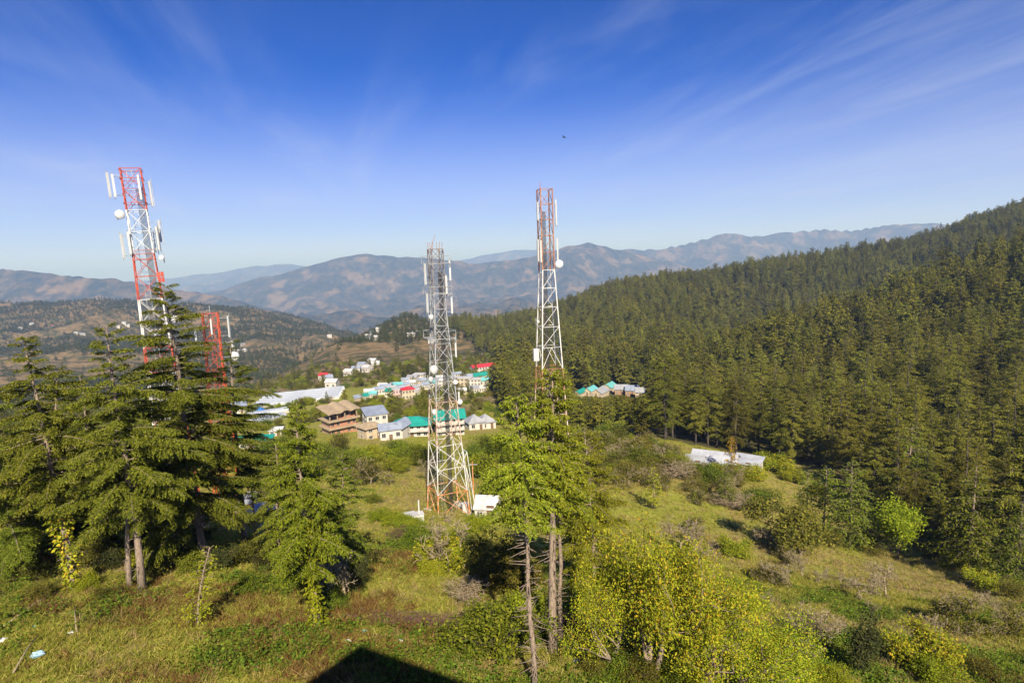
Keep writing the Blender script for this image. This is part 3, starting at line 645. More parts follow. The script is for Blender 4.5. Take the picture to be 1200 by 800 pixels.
# ------------------------------------------------------------------ broadleaf trees and shrubs
PROTO['walnut'] = broadleaf_meshes('walnut', 'leaf_yellow', 'bark', 51, 9, 5.2, nleaf=95, leaf=.175, cl=.48, r=.2, depth=4, trunkf=.2, multi=3, up=.35, nsplit=(2, 3), wig=.2)
PROTO['lime_tree'] = broadleaf_meshes('lime_tree', 'leaf_lime', 'bark_dark', 52, 8, 3.2, nleaf=34, leaf=.34, cl=.5, r=.2, depth=4, trunkf=.2)
PROTO['round_olive'] = broadleaf_meshes('round_olive', 'leaf_olive', 'bark', 53, 5, 3, nleaf=30, leaf=.26, cl=.4, r=.12, depth=4, trunkf=.15, multi=2)
PROTO['dark_round'] = broadleaf_meshes('dark_round', 'leaf_dark', 'bark_dark', 54, 4, 1.8, nleaf=24, leaf=.18, cl=.28, r=.09, depth=4, trunkf=.2)
PROTO['walnut_b'] = broadleaf_meshes('walnut_b', 'leaf_yellow', 'bark', 151, 9, 5.0, nleaf=85, leaf=.175, cl=.46, r=.2, depth=4, trunkf=.2, multi=2, up=.4, nsplit=(2, 3), wig=.16)
PROTO['bare_a'] = broadleaf_meshes('bare_apple_a', 'leaf_olive', 'twig_grey', 55, 4, 2.6, nleaf=1, leaf=.12, cl=.2, r=.13, depth=5, trunkf=.24, up=.2, nsplit=(2, 4), minr=.019)
PROTO['bare_b'] = broadleaf_meshes('bare_apple_b', 'leaf_olive', 'twig_grey', 56, 4, 2.8, nleaf=1, leaf=.12, cl=.2, r=.12, depth=5, trunkf=.2, up=.15, nsplit=(2, 4), minr=.019)
PROTO['bare_c'] = broadleaf_meshes('bare_shrub', 'leaf_rust', 'twig_grey', 57, 3, 2.6, nleaf=1, leaf=.12, cl=.2, r=.05, depth=4, trunkf=.2, multi=5, up=.2, minr=.022)
PROTO['bare_red'] = broadleaf_meshes('bare_bramble', 'leaf_rust', 'twig_red', 60, 2, 2.2, nleaf=2, leaf=.12, cl=.2, r=.04, depth=4, trunkf=.25, multi=6, up=.1, minr=.019)
PROTO['sparse'] = broadleaf_meshes('sparse_apple', 'leaf_olive', 'twig_grey', 58, 4, 2.8, nleaf=5, leaf=.2, cl=.3, r=.12, depth=5, trunkf=.2, up=.15, minr=.019)
PROTO['bush_g'] = broadleaf_meshes('green_bush', 'leaf_green', 'bark_dark', 61, 3, 2.4, nleaf=16, leaf=.19, cl=.24, r=.06, depth=4, trunkf=.25, multi=4, nsplit=(1, 4), wig=.3)
PROTO['bush_l'] = broadleaf_meshes('lime_bush', 'leaf_lime', 'bark_dark', 62, 3, 2.2, nleaf=16, leaf=.19, cl=.24, r=.06, depth=4, trunkf=.25, multi=4, nsplit=(1, 4), wig=.3)
PROTO['bush_y'] = broadleaf_meshes('yellow_bush', 'leaf_yellow', 'bark_dark', 63, 3, 2.3, nleaf=16, leaf=.19, cl=.24, r=.06, depth=4, trunkf=.25, multi=4, nsplit=(1, 4), wig=.3)
PROTO['bush_o'] = broadleaf_meshes('olive_bush', 'leaf_olive', 'bark_dark', 64, 3, 2.5, nleaf=14, leaf=.18, cl=.24, r=.06, depth=4, trunkf=.25, multi=4, nsplit=(1, 4), wig=.3)
HT = dict(walnut=9, walnut_b=9, lime_tree=8, round_olive=5, dark_round=4, bare_a=4, bare_b=4, bare_c=3, bare_red=2, sparse=4, bush_g=3, bush_l=3, bush_y=3, bush_o=3)
GA, GS, GB = 'bare apple trees on the meadow', 'leafless grey shrubs of the orchard scrub', 'leafy bushes of the slope'
def grow(kind, bx, by, hpx, name, label, cat='shrub', group=None, wide=1.0):
    """a plant whose foot is seen at (bx, by) and which stands hpx photo pixels tall"""
    b = at(bx, by); s = hpx * pix(b)[2] / FPX / math.cos(R(20)) / HT[kind]
    put(kind, name, label, cat, b, (s * wide, s * wide, s), bx * 1.3 + by, group)
grow('walnut', 762, 800, 195, 'walnut_tree', 'large spreading tree with yellow green leaves right of the bare trunks', 'tree', wide=.8)
grow('walnut_b', 818, 806, 150, 'walnut_tree', 'yellow green tree with an open crown on the right flank of the large one', 'tree', wide=.9)
grow('walnut_b', 872, 815, 120, 'walnut_tree', 'lower yellow green tree leaning out from the large spreading one', 'tree')
grow('walnut_b', 708, 785, 120, 'walnut_tree', 'olive green tree between the bare trunks and the large spreading one', 'tree', wide=.8)
grow('lime_tree', 1052, 655, 66, 'maple_tree', 'bright lime green tree against the dark forest edge', 'tree')
grow('round_olive', 915, 646, 58, 'round_tree', 'rounded olive gold tree standing alone on the meadow', 'tree', wide=1.15)
grow('dark_round', 1008, 786, 68, 'small_round_tree', 'small round dark leaved tree near the meadow foot', 'tree', wide=1.1)
BARE = [(906,684,34,'bare_a','bare grey apple tree next to a shorter bare sapling'),(940,676,30,'bare_b','short bare sapling beside a grey apple tree'),(1003,703,40,'bare_a','bare apple tree, one of a close pair with touching crowns'),
        (1038,699,40,'bare_b','bare apple tree, one of a close pair with touching crowns'),(1117,737,48,'sparse','wide sparse leaved apple tree with a low forked trunk'),
        (796,648,42,'bare_b','bare twiggy apple tree just above the large yellow green tree'),(548,702,30,'bare_c','small leafless thorn at the foot of the bare tree'),(545,668,72,'bare_a','large pale bare tree beside the lattice mast cabin'),
        (405,700,66,'bare_b','bleached bare tree against the shaded deodars'),(1185,745,40,'sparse','low apple tree on the bank by the forest corner'),(434,568,36,'sparse','lone apple tree on the lawn below the village'),
        (415,566,24,'bare_b','small leafless tree beside the lone lawn apple tree'),(500,560,30,'bare_b','faint bare tree on the lawn behind the lattice mast'),(955,748,34,'bare_c','leafless thorn on the lower meadow'),(815,785,0,'',''),]
for bx, by, h, k, lb in BARE:
    if h: grow(k, bx, by, h, 'apple_tree' if k != 'bare_c' else 'thorn_bush', lb, 'tree' if k != 'bare_c' else 'shrub', GA)
rs = random.Random(5)
for i in range(34):
    bx = rs.uniform(740, 1190); by = rs.uniform(np.interp(bx, [740, 900, 1050, 1200], [620, 610, 670, 720]), 790)
    k = rs.choice(['bare_a', 'bare_b', 'bare_b', 'bare_a', 'sparse'])
    if bx < 900 and by > 660: continue
    lb = {'bare_a': 'small bare apple tree scattered on the open meadow', 'bare_b': 'small bare apple tree scattered on the open meadow', 'bare_c': 'low leafless thorn scattered on the open meadow', 'sparse': 'small thin leaved apple tree on the open meadow'}[k]
    grow(k, bx, by, rs.uniform(14, 30), 'apple_tree' if k != 'bare_c' else 'thorn_bush', lb, 'tree' if k != 'bare_c' else 'shrub', lb + ' (alike)', 1.1)
# scrub on the knoll between the bare trunks and the pale roofed house
for i in range(260):
    bx = rs.uniform(655, 905); by = rs.uniform(508, 640)
    lim = np.interp(bx, [655, 700, 760, 800, 850, 905], [514, 510, 518, 540, 560, 590]); 
    if by < lim or by > lim + 70 * (1 - (bx - 655) / 420): continue
    k = rs.choice(['bare_c', 'bush_o', 'bare_b', 'bare_a', 'bush_o', 'sparse', 'bush_g', 'sparse', 'sparse'])
    lb = {'bare_c': 'tangled grey leafless shrub in the scrub on the knoll', 'bare_a': 'overgrown bare apple tree in the scrub on the knoll', 'bare_b': 'overgrown bare apple tree in the scrub on the knoll',
          'bush_o': 'dull olive bush in the scrub on the knoll', 'sparse': 'thinly leaved apple tree in the scrub on the knoll', 'bush_g': 'green bush in the scrub on the knoll'}[k]
    grow(k, bx, by, rs.uniform(12, 24), 'apple_tree' if k in ('bare_a', 'bare_b', 'sparse') else 'shrub', lb, 'tree' if k in ('bare_a', 'bare_b', 'sparse') else 'shrub', lb + ' (alike)', 1.25)
BUSH = [(668,520,20,'bush_l'),(684,518,20,'bush_l'),(700,519,18,'bush_l'),(715,522,16,'bush_l'),(655,530,18,'bush_l'),(730,528,14,'bush_g'),(738,520,14,'bush_l'),(752,522,14,'bush_o'),(768,528,14,'bush_g'),(782,532,16,'bush_o'),(724,516,14,'bush_o'),(745,532,16,'bush_y'),(790,548,22,'bush_l'),(806,552,18,'bush_l'),(900,552,26,'bush_y'),(915,556,24,'bush_y'),(932,566,20,'bush_y'),(888,548,18,'bush_g'),
        (880,600,12,'bush_o'),(960,580,16,'bush_y'),(975,640,26,'bush_o'),(1020,648,24,'bush_o'),(880,720,30,'bush_l'),(910,770,30,'bush_y'),(880,792,46,'bush_y'),(930,800,40,'bush_l'),(975,800,30,'bush_l'),(1075,780,56,'bush_y'),(1095,800,40,'bush_l'),
        (1150,690,26,'bush_y'),(1185,700,26,'bush_o'),(1120,668,22,'bush_y'),(1090,655,20,'bush_o'),(860,650,26,'bush_y'),(1160,800,34,'bush_o'),(1130,780,20,'bush_o'),
        (590,770,76,'bush_g'),(612,730,46,'bush_l'),(575,740,40,'bush_g'),(575,680,62,'bush_o'),(600,690,60,'round_olive'),(520,668,44,'bush_y'),(505,672,24,'bush_y'),(540,640,24,'bush_g'),(560,622,26,'bush_l'),
        (445,610,20,'bush_l'),(460,614,20,'bush_l'),(475,618,20,'bush_l'),(488,622,18,'bush_y'),(436,562,14,'bush_g'),(438,590,15,'bush_g'),(420,545,26,'bush_l'),(440,540,26,'bush_l'),(405,548,26,'bush_g'),(460,535,24,'bush_g'),(478,540,28,'bush_l'),(465,552,24,'bush_l'),(490,545,30,'bush_g'),(505,540,28,'bush_l'),(455,552,18,'bush_o'),
        (570,560,40,'bush_l'),(585,580,40,'bush_l'),(565,530,26,'bush_g'),(590,540,36,'bush_l'),(610,560,40,'bush_l'),(555,535,20,'bush_g'),(350,540,30,'bush_g'),(320,560,30,'bush_g'),(300,545,20,'bush_l'),(335,530,24,'bush_g'),(380,540,26,'bush_g'),(395,530,26,'bush_o'),(365,560,30,'bush_g'),(310,530,16,'bush_g'),
        (300,690,30,'bush_g'),(100,690,24,'bush_l'),(15,672,40,'dark_round'),(45,680,30,'bush_o'),(70,668,36,'dark_round'),(105,664,40,'bush_o'),(135,668,34,'dark_round'),(185,672,40,'bush_o'),(205,664,44,'dark_round'),(225,672,30,'bush_g'),(262,668,40,'dark_round'),(285,660,36,'bush_o'),(312,672,40,'dark_round'),(335,690,36,'bush_g'),(240,640,40,'dark_round'),(165,645,50,'dark_round'),(90,640,50,'dark_round'),(30,640,50,'dark_round'),(350,662,46,'dark_round'),(412,668,46,'bush_o'),(822,556,18,'bush_o'),(834,559,20,'bush_y'),(846,560,22,'bush_g'),(868,560,20,'bush_g'),(880,562,22,'bush_y'),(812,556,16,'bush_g'),(175,660,36,'bush_l'),(125,702,22,'bush_o'),(50,700,26,'bush_o'),(420,690,44,'dark_round'),(395,660,50,'dark_round'),(385,715,30,'bush_g'),
        (515,735,12,'bare_red'),(480,640,30,'bush_g'),(470,630,16,'bare_red'),(690,760,30,'bush_o'),(722,796,42,'bush_g'),(748,804,44,'bush_o'),(778,806,46,'bush_g'),(805,806,40,'bush_l'),(835,806,36,'bush_g'),(700,790,36,'bush_o'),(670,745,26,'bare_red')]
ADJ = {'bush_l': 'fresh lime green', 'bush_y': 'yellowing', 'bush_g': 'mid green', 'bush_o': 'dull olive', 'dark_round': 'shade coloured', 'bare_red': 'reddish leafless', 'round_olive': 'rounded olive gold'}  # dark_round bushes carry the shade under the deodars in their leaf colour
def where(bx, by):
    if by < 600 and bx < 620: return 'below the village'
    if by < 540 and bx < 760: return 'along the crest of the knoll'
    if bx > 780 and by < 610: return 'near the pale roofed house'
    if bx > 960 and by < 720: return 'along the forest edge'
    if bx > 840: return 'on the lower meadow'
    if 430 < bx < 560 and by < 680: return 'around the foot of the lattice mast'
    if 550 < bx < 720: return 'beside the bare trunks'
    return 'under the tall deodars'
for bx, by, h, k in BUSH: grow(k, bx, by, h * .8, 'shrub', f'{ADJ[k]} bush {where(bx, by)}', 'shrub', f'{ADJ[k]} bushes {where(bx, by)}', 1.15)

# ------------------------------------------------------------------ lattice masts
surfmat('paint_red', (.36, .04, .018), (.22, .03, .018), 2.5, .6, c3=(.44, .09, .05))
surfmat('paint_orange', (.52, .065, .012), (.40, .045, .012), 2.5, .5)
surfmat('paint_white', (.55, .54, .52), (.36, .33, .30), 1.6, .5, c3=(.62, .62, .60))
surfmat('steel_zinc', (.44, .45, .46), (.27, .27, .27), 2.0, .45, .3)
surfmat('steel_rust', (.30, .13, .07), (.17, .07, .04), 2.4, .85, c3=(.40, .24, .16))
surfmat('steel_rust_pale', (.46, .33, .26), (.28, .13, .07), 1.4, .8, c3=(.60, .55, .50))
surfmat('rust_orange', (.55, .20, .06), (.38, .11, .04), 1.5, .8, c3=(.62, .50, .40))
surfmat('antenna_grey', (.50, .51, .50), (.42, .43, .42), 1.2, .4)
surfmat('dish_white', (.56, .56, .55), (.48, .48, .47), 1.0, .35)
surfmat('cable_black', (.018, .018, .02), (.03, .03, .03), 4, .6)
surfmat('steel_dark', (.22, .20, .19), (.11, .09, .085), 2.0, .6, .2)
def unit_bar(name, L, r, mat):
    return MB().beam((0, 0, 0), (0, 0, L), r, 4).mesh(name, mat)
def tower(name, label, X, Y, rz, H, w0, w1, zs, levels, band, leg_r, br_r, style, tilt=(0, 0)):
    z0 = gz(X, Y); root = thing(name, label, 'radio mast', (X, Y, z0), rz, tilt=tilt)
    hw = lambda z: (w0 + (w1 - w0) * min(z / zs, 1)) / 2
    cor = lambda k, z: np.array([(-1, 1, 1, -1)[k] * hw(z), (-1, -1, 1, 1)[k] * hw(z), z])
    mats = []
    for k in range(4):
        mb = MB(); zz = sorted(set([-1.0] + list(levels) + [zs])); mats = sorted(set(band(a) for a in levels))
        for a, b in zip(zz[:-1], zz[1:]): mb.beam(cor(k, a), cor(k, b), leg_r, 4, mi=mats.index(band((a + b) / 2)))
        mb.build('leg', mats, root)
    for a, b in zip(levels[:-1], levels[1:]):
        for k in range(4):
            j = (k + 1) % 4; m = band((a + b) / 2); st = style((a + b) / 2)
            MB().beam(cor(k, b), cor(j, b), br_r, 4).build('girt', band(b - .2), root)
            if st == 'K':
                mid = (cor(k, b) + cor(j, b)) / 2
                MB().beam(cor(k, a), mid, br_r * .95, 4).build('brace', m, root); MB().beam(cor(j, a), mid, br_r * .95, 4).build('brace', m, root)
            else:
                MB().beam(cor(k, a), cor(j, b), br_r * .9, 4).build('brace', m, root)
                if st == 'X': MB().beam(cor(j, a) * .999, cor(k, b) * .999, br_r * .9, 4).build('brace', m, root)
    foot = MB()
    for k in range(4): c = cor(k, 0); foot.box((c[0], c[1], -.35), (.9, .9, 1.1))
    foot.build('footing', 'concrete', root)
    return root, hw, cor
def panel_antenna(root, x, y, z, h, w=.28, rz=0.0, lean=0.0):
    """panel on its own stand-off pipe"""
    ob = MB(); d = .14; ob.box((0, 0, 0), (w, d, h)); ob.box((0, -.01, h / 2 + .02), (w * .86, d * .8, .04)); ob.box((0, -.01, -h / 2 - .03), (w * .5, d * .6, .06))
    o = ob.build('panel_antenna', 'antenna_grey', root); o.location = (x, y, z); o.rotation_euler = (0, lean, rz)
    p = MB(); p.beam((0, .22, -h * .62), (0, .22, h * .62), .035, 6); p.beam((0, .05, h * .35), (0, .24, h * .35), .03, 4); p.beam((0, .05, -h * .35), (0, .24, -h * .35), .03, 4)
    p.build('mounting_pipe', 'steel_zinc', o)
    mb = MB(); v = Vector((-x, -y, 0)); v.normalize()
    for zz in (-h * .42, h * .42): mb.beam((0, .22, zz), Matrix.Rotation(-rz, 3, 'Z') @ (v * max(math.hypot(x, y) - .8, .5)) + Vector((0, 0, zz)), .03, 4)
    mb.build('mounting_arm', 'steel_zinc', o); return o
def dish(root, x, y, z, r, rz, drum=True):
    mb = MB(); n = 16; rows = [(0, .55 * r, .0), (0, .98 * r, .12 * r), (0, r, .22 * r), (0, r, .62 * r), (0, .8 * r, .74 * r), (0, .4 * r, .84 * r)]
    vs_, fs = [], []
    for _, rr, yy in rows:
        for k in range(n): t = 2 * math.pi * k / n; vs_.append((rr * math.cos(t), -yy, rr * math.sin(t)))
    for i in range(len(rows) - 1):
        for k in range(n): fs.append((i * n + k, i * n + (k + 1) % n, (i + 1) * n + (k + 1) % n, (i + 1) * n + k))
    fs += [tuple(range(n)), tuple(range((len(rows) - 1) * n, len(rows) * n))[::-1]]
    mb.add(vs_, fs); o = mb.build('dish_antenna', 'dish_white', root); o.location = (x, y, z); o.rotation_euler = (0, 0, rz)
    b = MB(); b.beam((0, .0, 0), (0, .45, 0), .07, 6); b.beam((0, .4, -.5), (0, .4, .5), .05, 6); b.build('bracket', 'steel_zinc', o); return o
def ladder(root, cor, z0, z1, off, mat='steel_zinc'):
    mb = MB(); w = .22
    for s in (-w, w): mb.beam((off[0] + s, off[1], z0), (off[0] + s, off[1], z1), .025, 4)
    z = z0
    while z < z1: mb.beam((off[0] - w, off[1], z), (off[0] + w, off[1], z), .015, 3); z += .6
    mb.build('ladder', mat, root)
def cable_run(root, x, y, z0, z1, n=7, w=.5):
    mb = MB()
    for i in range(n): mb.beam((x + w * (i / (n - 1) - .5), y, z0), (x + w * (i / (n - 1) - .5), y, z1), .035, 4)
    mb.build('feeder_cables', 'cable_black', root)
surfmat('concrete', (.38, .36, .32), (.27, .25, .22), 1.2, .9, bump=.2)
def spot(px, py, Y): d = ray(px, py); return Y * d.x / d.y, Y, CAMZ + Y * d.z / d.y
def geo_levels(H, n, q):
    h = np.array([q ** i for i in range(n)]); h = h / h.sum() * H; return [0.0] + list(np.cumsum(h))
# red and white mast
X, Y, Zt = spot(153, 197, 62); z0 = gz(X, Y); H = Zt - z0
lv = geo_levels(H, 15, .97)
def band_l(z, H=H): u = (H - z) / H; return 'paint_red' if u < .09 else 'paint_white' if u < .21 else 'paint_red' if u < .33 else 'paint_white' if u < .45 else 'paint_red' if u < .56 else 'paint_white' if u < .7 else 'paint_red'
X += H * .043
t1, hw, cor = tower('lattice_mast', 'tall red and white banded lattice mast behind the tallest deodar', X, Y, R(28), H, 3.6, 1.75, H * .82, lv, band_l, .07, .034, lambda z: 'X' if z > H * .5 else 'Z', tilt=(-R(1.2), -R(2.2)))
for (x, y, z, h, rz) in ((-2.6, -.6, -1.6, 2.6, .5), (-2.0, -1.6, -1.8, 2.4, .2), (.8, -1.9, -2.0, 2.6, -.3), (1.8, .4, -2.4, 2.8, -1.2), (-2.1, -1.0, -7.6, 2.6, .6), (-1.3, -1.7, -7.4, 2.4, .2), (1.9, -.8, -7.0, 2.6, -.6), (1.4, .9, -7.2, 2.4, -1.5), (2.2, .3, -6.2, 2.4, -1.2)):
    panel_antenna(t1, x * .78, y * .78, H + z, h * .9, .2, rz)
dish(t1, -1.5, -1.3, H - 4.6, .45, .5); dish(t1, 2.0, -.6, H - 15.3, .42, -.9); dish(t1, 1.6, -1.2, H - 9.0, .25, -.4)
mb = MB()
for i in range(4): mb.box((1.1 + .3 * (i % 2), -.9, H - 11.2 + .55 * (i // 2)), (.26, .3, .5))
mb.build('radio_unit', 'paint_red', t1)
cable_run(t1, .5, -.7, .5, H - 2, 6, .5); ladder(t1, cor, .5, H, (-.2, .6))
mb = MB()
for z in (H - 1.0, H - 3.4, H - 9.0):
    q = 1.0
    for a, b in (((-q, -q), (q, -q)), ((q, -q), (q, q)), ((q, q), (-q, q)), ((-q, q), (-q, -q))): mb.beam((a[0], a[1], z), (b[0], b[1], z), .035, 4); mb.beam((a[0], a[1], z + .9), (b[0], b[1], z + .9), .022, 4)
mb.build('platform_rail', 'paint_red', t1)
# orange mast
X, Y, Zt = spot(246, 367, 76); z0 = gz(X, Y); H2 = Zt - z0
t2, hw, cor = tower('lattice_mast', 'short all orange lattice mast rising behind the deodars', X, Y, R(20), H2, 3.2, 1.75, H2 * .8, geo_levels(H2, 13, .97), lambda z: 'paint_orange', .065, .034, lambda z: 'X')
for (x, y, z, h, rz) in ((-2.1, -.8, -2.6, 2.3, .5), (.2, -1.7, -1.6, 2.2, 0), (2.4, -.4, -1.8, 3.2, -.6), (2.6, .2, -4.8, 2.6, -.9)): panel_antenna(t2, x * .85, y * .85, H2 + z, h * .85, .18, rz)
dish(t2, 2.6, -.7, H2 - 5.6, .55, -.5); dish(t2, 1.9, -1.0, H2 - 12.5, .4, -.3)
MB().beam((0, 0, H2), (0, 0, H2 + 1.0), .04, 5).build('lightning_rod', 'steel_zinc', t2); ladder(t2, cor, .5, H2, (0, .5), 'paint_orange')
# white and rusting mast
X, Y, Zt = spot(510, 292, 80); z0 = gz(X, Y); H3 = Zt - z0
def band_c(z, H=H3): u = z / H; return 'rust_orange' if u < .14 else 'paint_white' if u < .29 else 'steel_rust_pale' if u < .46 else 'steel_zinc' if u < .86 else 'steel_dark'
lv = geo_levels(H3, 14, .95)
t3, hw, cor = tower('lattice_mast', 'pale lattice mast with rusting orange legs crowded with white antennas', X, Y, R(26), H3, 4.6, 1.6, H3 * .78, lv, band_c, .085, .045, lambda z: 'X')
for (x, y, z, h, rz) in ((-2.1, -.9, -3.2, 2.7, .5), (-2.0, -.9, -7.0, 2.5, .5), (1.9, -1.0, -2.8, 2.7, -.3), (1.9, -1.1, -7.2, 2.7, -.3), (1.0, -1.5, -4.8, 2.5, -.2), (-.4, 1.8, -3.0, 2.5, 3.0), (1.8, .9, -5, 2.5, -1.8), (2.3, -.9, -13.2, 2.6, -.5), (2.5, -.8, -20.5, 2.2, -.5)):
    panel_antenna(t3, x * .85, y * .85, H3 + z, h, .22, rz)
for (x, y, z, r, rz) in ((-1.6, -1.4, -8.8, .35, .4), (-1.6, -1.2, -15.8, .6, .5), (-2.1, -1.4, -17.0, .35, .5), (-1.8, -1.3, -21.5, .4, .5), (1.4, -1.5, -17.8, .3, -.3), (2.0, -1.3, -20.6, .35, -.4)): dish(t3, x, y, H3 + z, r, rz)
mb = MB()
for zz, w in ((H3 - 5.9, 3.0), (H3 - 1.9, 3.0), (H3 - 11.8, 3.4)):
    q = w / 2
    for a, b in (((-q, -q), (q, -q)), ((q, -q), (q, q)), ((q, q), (-q, q)), ((-q, q), (-q, -q))): mb.beam((a[0], a[1], zz), (b[0], b[1], zz), .05, 5); mb.beam((a[0], a[1], zz + 1.0), (b[0], b[1], zz + 1.0), .035, 4); mb.beam((a[0], a[1], zz), (a[0], a[1], zz + 1), .035, 4)
mb.build('platform_rail', 'steel_zinc', t3)
MB().beam((-.6, 0, H3), (.1, 0, H3 + 2.0), .05, 5, .02).build('lightning_rod', 'steel_rust', t3)
mb = MB()
for k in range(6): mb.beam((math.cos(k) * .9, math.sin(k) * .9, H3 - .4), (math.cos(k) * 1.0, math.sin(k) * 1.0, H3 + .9), .035, 4)
mb.build('whip_antenna', 'steel_rust', t3)
cable_run(t3, .4, -.3, .5, H3 - 3, 7, .55); ladder(t3, cor, .5, H3, (-.5, .5))
mb = MB(); q = 3.6
for a, b in (((q, -1.2, -.6), (q - .9, -1.2, 8.6)), ((q, .2, -.6), (q - .9, .2, 8.6)), ((q - .9, -1.2, 8.6), (1.6, -1.2, 6.4)), ((q - .9, .2, 8.6), (1.6, .2, 6.4)), ((q - .9, -1.2, 8.6), (q - .9, .2, 8.6)), ((q - .4, -1.2, 4), (q - .4, .2, 4)), ((q - .2, -1.2, 2), (q - .6, .2, 6))): mb.beam(a, b, .06, 4)
mb.build('cable_gantry', 'paint_white', t3)
tow3 = (X, Y, z0)
# rust and white mast behind the bare trunks
X, Y, Zt = spot(638, 222, 84); z0 = gz(X, Y); H4 = Zt - z0
def band_r(z, H=H4): u = (H - z) / H; return 'steel_rust' if u < .235 else 'paint_white' if u < .52 else 'steel_rust' if u < .60 else 'steel_rust_pale'
t4, hw, cor = tower('lattice_mast', 'tallest lattice mast, brown above and white in the middle, behind the bare trunks', X, Y, R(14), H4, 5.0, 1.7, H4 * .76, geo_levels(H4, 16, .955), band_r, .10, .048, lambda z: 'K' if H4 * .30 < z < H4 * .50 else 'Z')
for (x, y, z, h, rz) in ((-1.5, -.9, -3.0, 2.4, .4), (1.7, -.6, -3.2, 3.4, -.5), (1.9, .2, -3.4, 3.0, -.9), (-1.6, -.8, -8.3, 2.9, .4), (-1.3, -1.3, -8.4, 2.9, .2), (1.8, -.6, -8.2, 3.0, -.5)): panel_antenna(t4, x * .85, y * .85, H4 + z, h, .2, rz)
dish(t4, 1.5, -1.0, H4 - 10.2, .55, -.2); dish(t4, -1.9, -1.4, H4 - 18, .2, .4)
mb = MB(); mb.box((-2.3, -1.3, H4 - 22.6), (.75, .5, 1.7)); mb.build('radio_unit', 'antenna_grey', t4)
mb = MB(); mb.box((-2.3, -1.56, H4 - 22.6), (.5, .02, .25)); mb.build('unit_hatch', 'paint_white', t4)
MB().beam((-.9, -.9, H4), (-.9, -.9, H4 + .9), .05, 5, .02).build('lightning_rod', 'paint_red', t4)
cable_run(t4, -.3, -.2, .5, H4 - 3, 6, .5); ladder(t4, cor, .5, H4, (-.7, .1), 'steel_rust')

# ------------------------------------------------------------------ buildings
surfmat('roof_teal', (.015, .26, .215), (.012, .19, .165), .5, .45)
surfmat('roof_teal_pale', (.14, .42, .42), (.10, .32, .34), .5, .5)
surfmat('roof_green', (.03, .24, .12), (.02, .18, .10), .6, .55)
surfmat('roof_bluegrey', (.26, .30, .38), (.19, .22, .29), .5, .42)
surfmat('roof_grey', (.30, .31, .34), (.22, .23, .25), .5, .5)
surfmat('roof_white', (.50, .50, .51), (.38, .37, .37), .8, .5)
surfmat('roof_tin', (.38, .40, .45), (.28, .29, .33), .6, .5)
surfmat('roof_red', (.55, .03, .045), (.42, .03, .04), .5, .5)
surfmat('slab_tan', (.34, .26, .17), (.25, .19, .125), .9, .9)
surfmat('wall_white', (.52, .49, .45), (.38, .35, .31), .7, .85)
surfmat('wall_cream', (.46, .38, .27), (.36, .29, .20), .7, .85)
surfmat('wall_pink', (.46, .27, .26), (.56, .36, .36), .7, .85)
surfmat('wall_brown', (.32, .20, .12), (.22, .13, .08), .9, .9)
surfmat('timber', (.16, .10, .06), (.10, .06, .04), 2, .8)
surfmat('window_glass', (.035, .045, .06), (.02, .025, .035), 1, .12)
surfmat('tarp_blue', (.03, .20, .60), (.03, .15, .48), 1, .5)
surfmat('film', (.40, .43, .48), (.30, .33, .38), .25, .4)
def brick_mat():
    m, n, l = newmat('brick'); t = n.new('ShaderNodeTexCoord'); b = N(n, 'ShaderNodeTexBrick'); b.inputs['Scale'].default_value = 2.2
    b.inputs['Color1'].default_value = (.34, .125, .06, 1); b.inputs['Color2'].default_value = (.34, .13, .07, 1); b.inputs['Mortar'].default_value = (.42, .33, .25, 1)
    mp = n.new('ShaderNodeMapping'); mp.inputs['Rotation'].default_value = (R(90), 0, 0); l.new(t.outputs['Object'], mp.inputs[0]); l.new(mp.outputs[0], b.inputs['Vector'])
    p = N(n, 'ShaderNodeBsdfPrincipled', Roughness=.9); l.new(b.outputs[0], p.inputs['Base Color']); o = n.new('ShaderNodeOutputMaterial'); l.new(p.outputs[0], o.inputs[0])
brick_mat()
def win_mesh(w, h, frame):
    mb = MB(); mb.box((0, 0, 0), (w, .10, h), 0); f = .09
    for sx in (-1, 1): mb.box((sx * (w / 2 - f / 2), -.035, 0), (f, .13, h), 1)
    for sz in (-1, 1): mb.box((0, -.037, sz * (h / 2 - f / 2)), (w - 2 * f, .13, f), 1)
    mb.box((0, -.033, 0), (f * .7, .13, h - 2 * f), 1); return mb.mesh('window', ['window_glass', frame])
WM = {}
def window(root, x, y, z, rz, w=1.2, h=1.3, frame='wall_white'):
    k = (w, h, frame)
    if k not in WM: WM[k] = win_mesh(*k)
    o = link('window', WM[k], root); o.location = (x, y, z); o.rotation_euler = (0, 0, rz); return o
